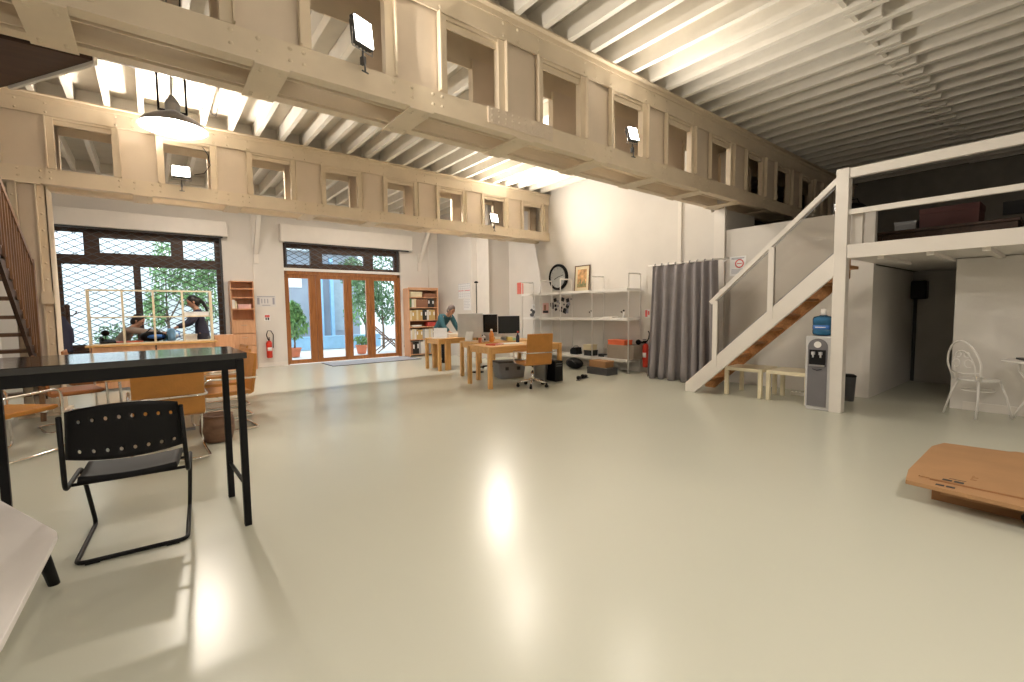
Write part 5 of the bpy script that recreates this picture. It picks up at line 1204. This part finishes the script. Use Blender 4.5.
def foliage(b, c, r, n, s, rr):
    for k in range(n):
        while True:
            p = Vector((rr.uniform(-1, 1), rr.uniform(-1, 1), rr.uniform(-1, 1)))
            if p.length < 1: break
        p = Vector(c)+Vector((p.x*r[0], p.y*r[1], p.z*r[2])); e = Euler((rr.uniform(0, 6), rr.uniform(0, 6), rr.uniform(0, 6))).to_matrix()
        q = [e @ Vector(v)*s*rr.uniform(.7, 1.3)+p for v in ((-.5, 0, 0), (0, -.22, .05), (.5, 0, 0), (0, .22, .05))]
        b.add(q, [(0, 1, 2, 3)])
def tree(name, label, loc, trunk_h, cl, n, s, m, seed, pot=False, tr=.05):
    rr = random.Random(seed); t = thing(name, label, 'plant' if pot else 'tree', loc)
    b = MB(); b.tube([(0, 0, .0 if not pot else .2), (.02, .01, trunk_h*.5), (-.02, 0, trunk_h)], [tr, tr*.8, tr*.5], n=8)
    for c, r in cl: b.tube([(-.02, 0, trunk_h*.7), tuple(Vector(c)*.6+Vector((0, 0, trunk_h*.3))), c], [tr*.5, tr*.35, tr*.15], n=6)
    b.build('trunk', M['bark'], t)
    b = MB(); [foliage(b, c, r, n, s, rr) for c, r in cl]; b.build('foliage', m, t)
    if pot:
        b = MB(); b.lathe([(.13, 0), (.17, .22), (.19, .23), (.19, .27), (.165, .27), (.15, .2), (0, .2)], n=22, cap=False); b.build('pot', M['terra'], t)
    return t
tree('tree', 'leafy tree seen through the right panes of the left window', (.35, 16.0, 0), 1.5, [((0, 0, 2.6), (.35, .3, .9)), ((.5, 0, 2.1), (.4, .3, .6)), ((-.25, 0, 1.5), (.3, .3, .6))], 500, .13, M['leaf'], 1)
tree('tree', 'second small tree right of the first behind the left window', (1.25, 15.8, 0), 1.1, [((0, 0, 1.7), (.45, .3, .7)), ((.1, 0, 2.5), (.35, .3, .4))], 420, .13, M['leaf'], 5)
tree('bush', 'low bush in the courtyard behind the left window', (-.75, 15.9, 0), .5, [((0, 0, .7), (.5, .3, .4)), ((.7, 0, .55), (.5, .3, .35))], 350, .11, M['leaf2'], 6)
tree('potted_plant', 'leafy plant in a terracotta pot outside the left door pane', (3.28, 14.6, 0), .8, [((.05, 0, .95), (.38, .3, .45)), ((.0, 0, 1.35), (.25, .25, .3))], 420, .15, M['leaf'], 2, True, .03)
tree('tree', 'large leafy tree outside the rightmost door pane', (6.45, 15.6, 0), 1.4, [((0, 0, 2.5), (.6, .5, .9)), ((-.5, 0, 1.9), (.5, .4, .6)), ((.3, 0, 1.4), (.6, .4, .6)), ((-1.0, .2, 2.7), (.5, .4, .5))], 600, .14, M['leaf2'], 3)
tree('tree', 'tree outside behind the third door pane', (6.2, 16.6, 0), 1.2, [((-.2, 0, 2.3), (.6, .4, .6)), ((-.3, 0, 1.4), (.5, .4, .6))], 420, .13, M['leaf'], 8)
tree('potted_plant', 'low plant in a red pot outside the third door pane', (5.15, 14.2, 0), .32, [((0, 0, .42), (.25, .2, .14))], 200, .10, M['leaf'], 4, True, .02)
t = thing('deck_chair', 'brown wooden reclining deck chair outside the rightmost pane', 'deck chair', (5.95, 14.35, 0), R(80))
for s in (-1, 1):
    b = MB(); b.bar((s*.26, -.45, .10), (s*.26, .35, .86), .03, .04); b.build('side_rail', M['treadwood'], t); b = MB(); b.bar((s*.24, .25, .0), (s*.24, -.30, .42), .03, .03); b.build('leg', M['treadwood'], t)
    b = MB(); b.bar((s*.28, -.5, .38), (s*.28, .12, .42), .05, .02); b.build('arm', M['treadwood'], t); b = MB(); b.bar((s*.26, -.55, 0), (s*.26, -.4, .38), .03, .03); b.build('leg', M['treadwood'], t)
for k in range(12): b = MB(); v = k/11; b.bar((-.25, -.42+.74*v, .13+.70*v), (.25, -.42+.74*v, .13+.70*v), .045, .012); b.build('slat', M['treadwood'], t)
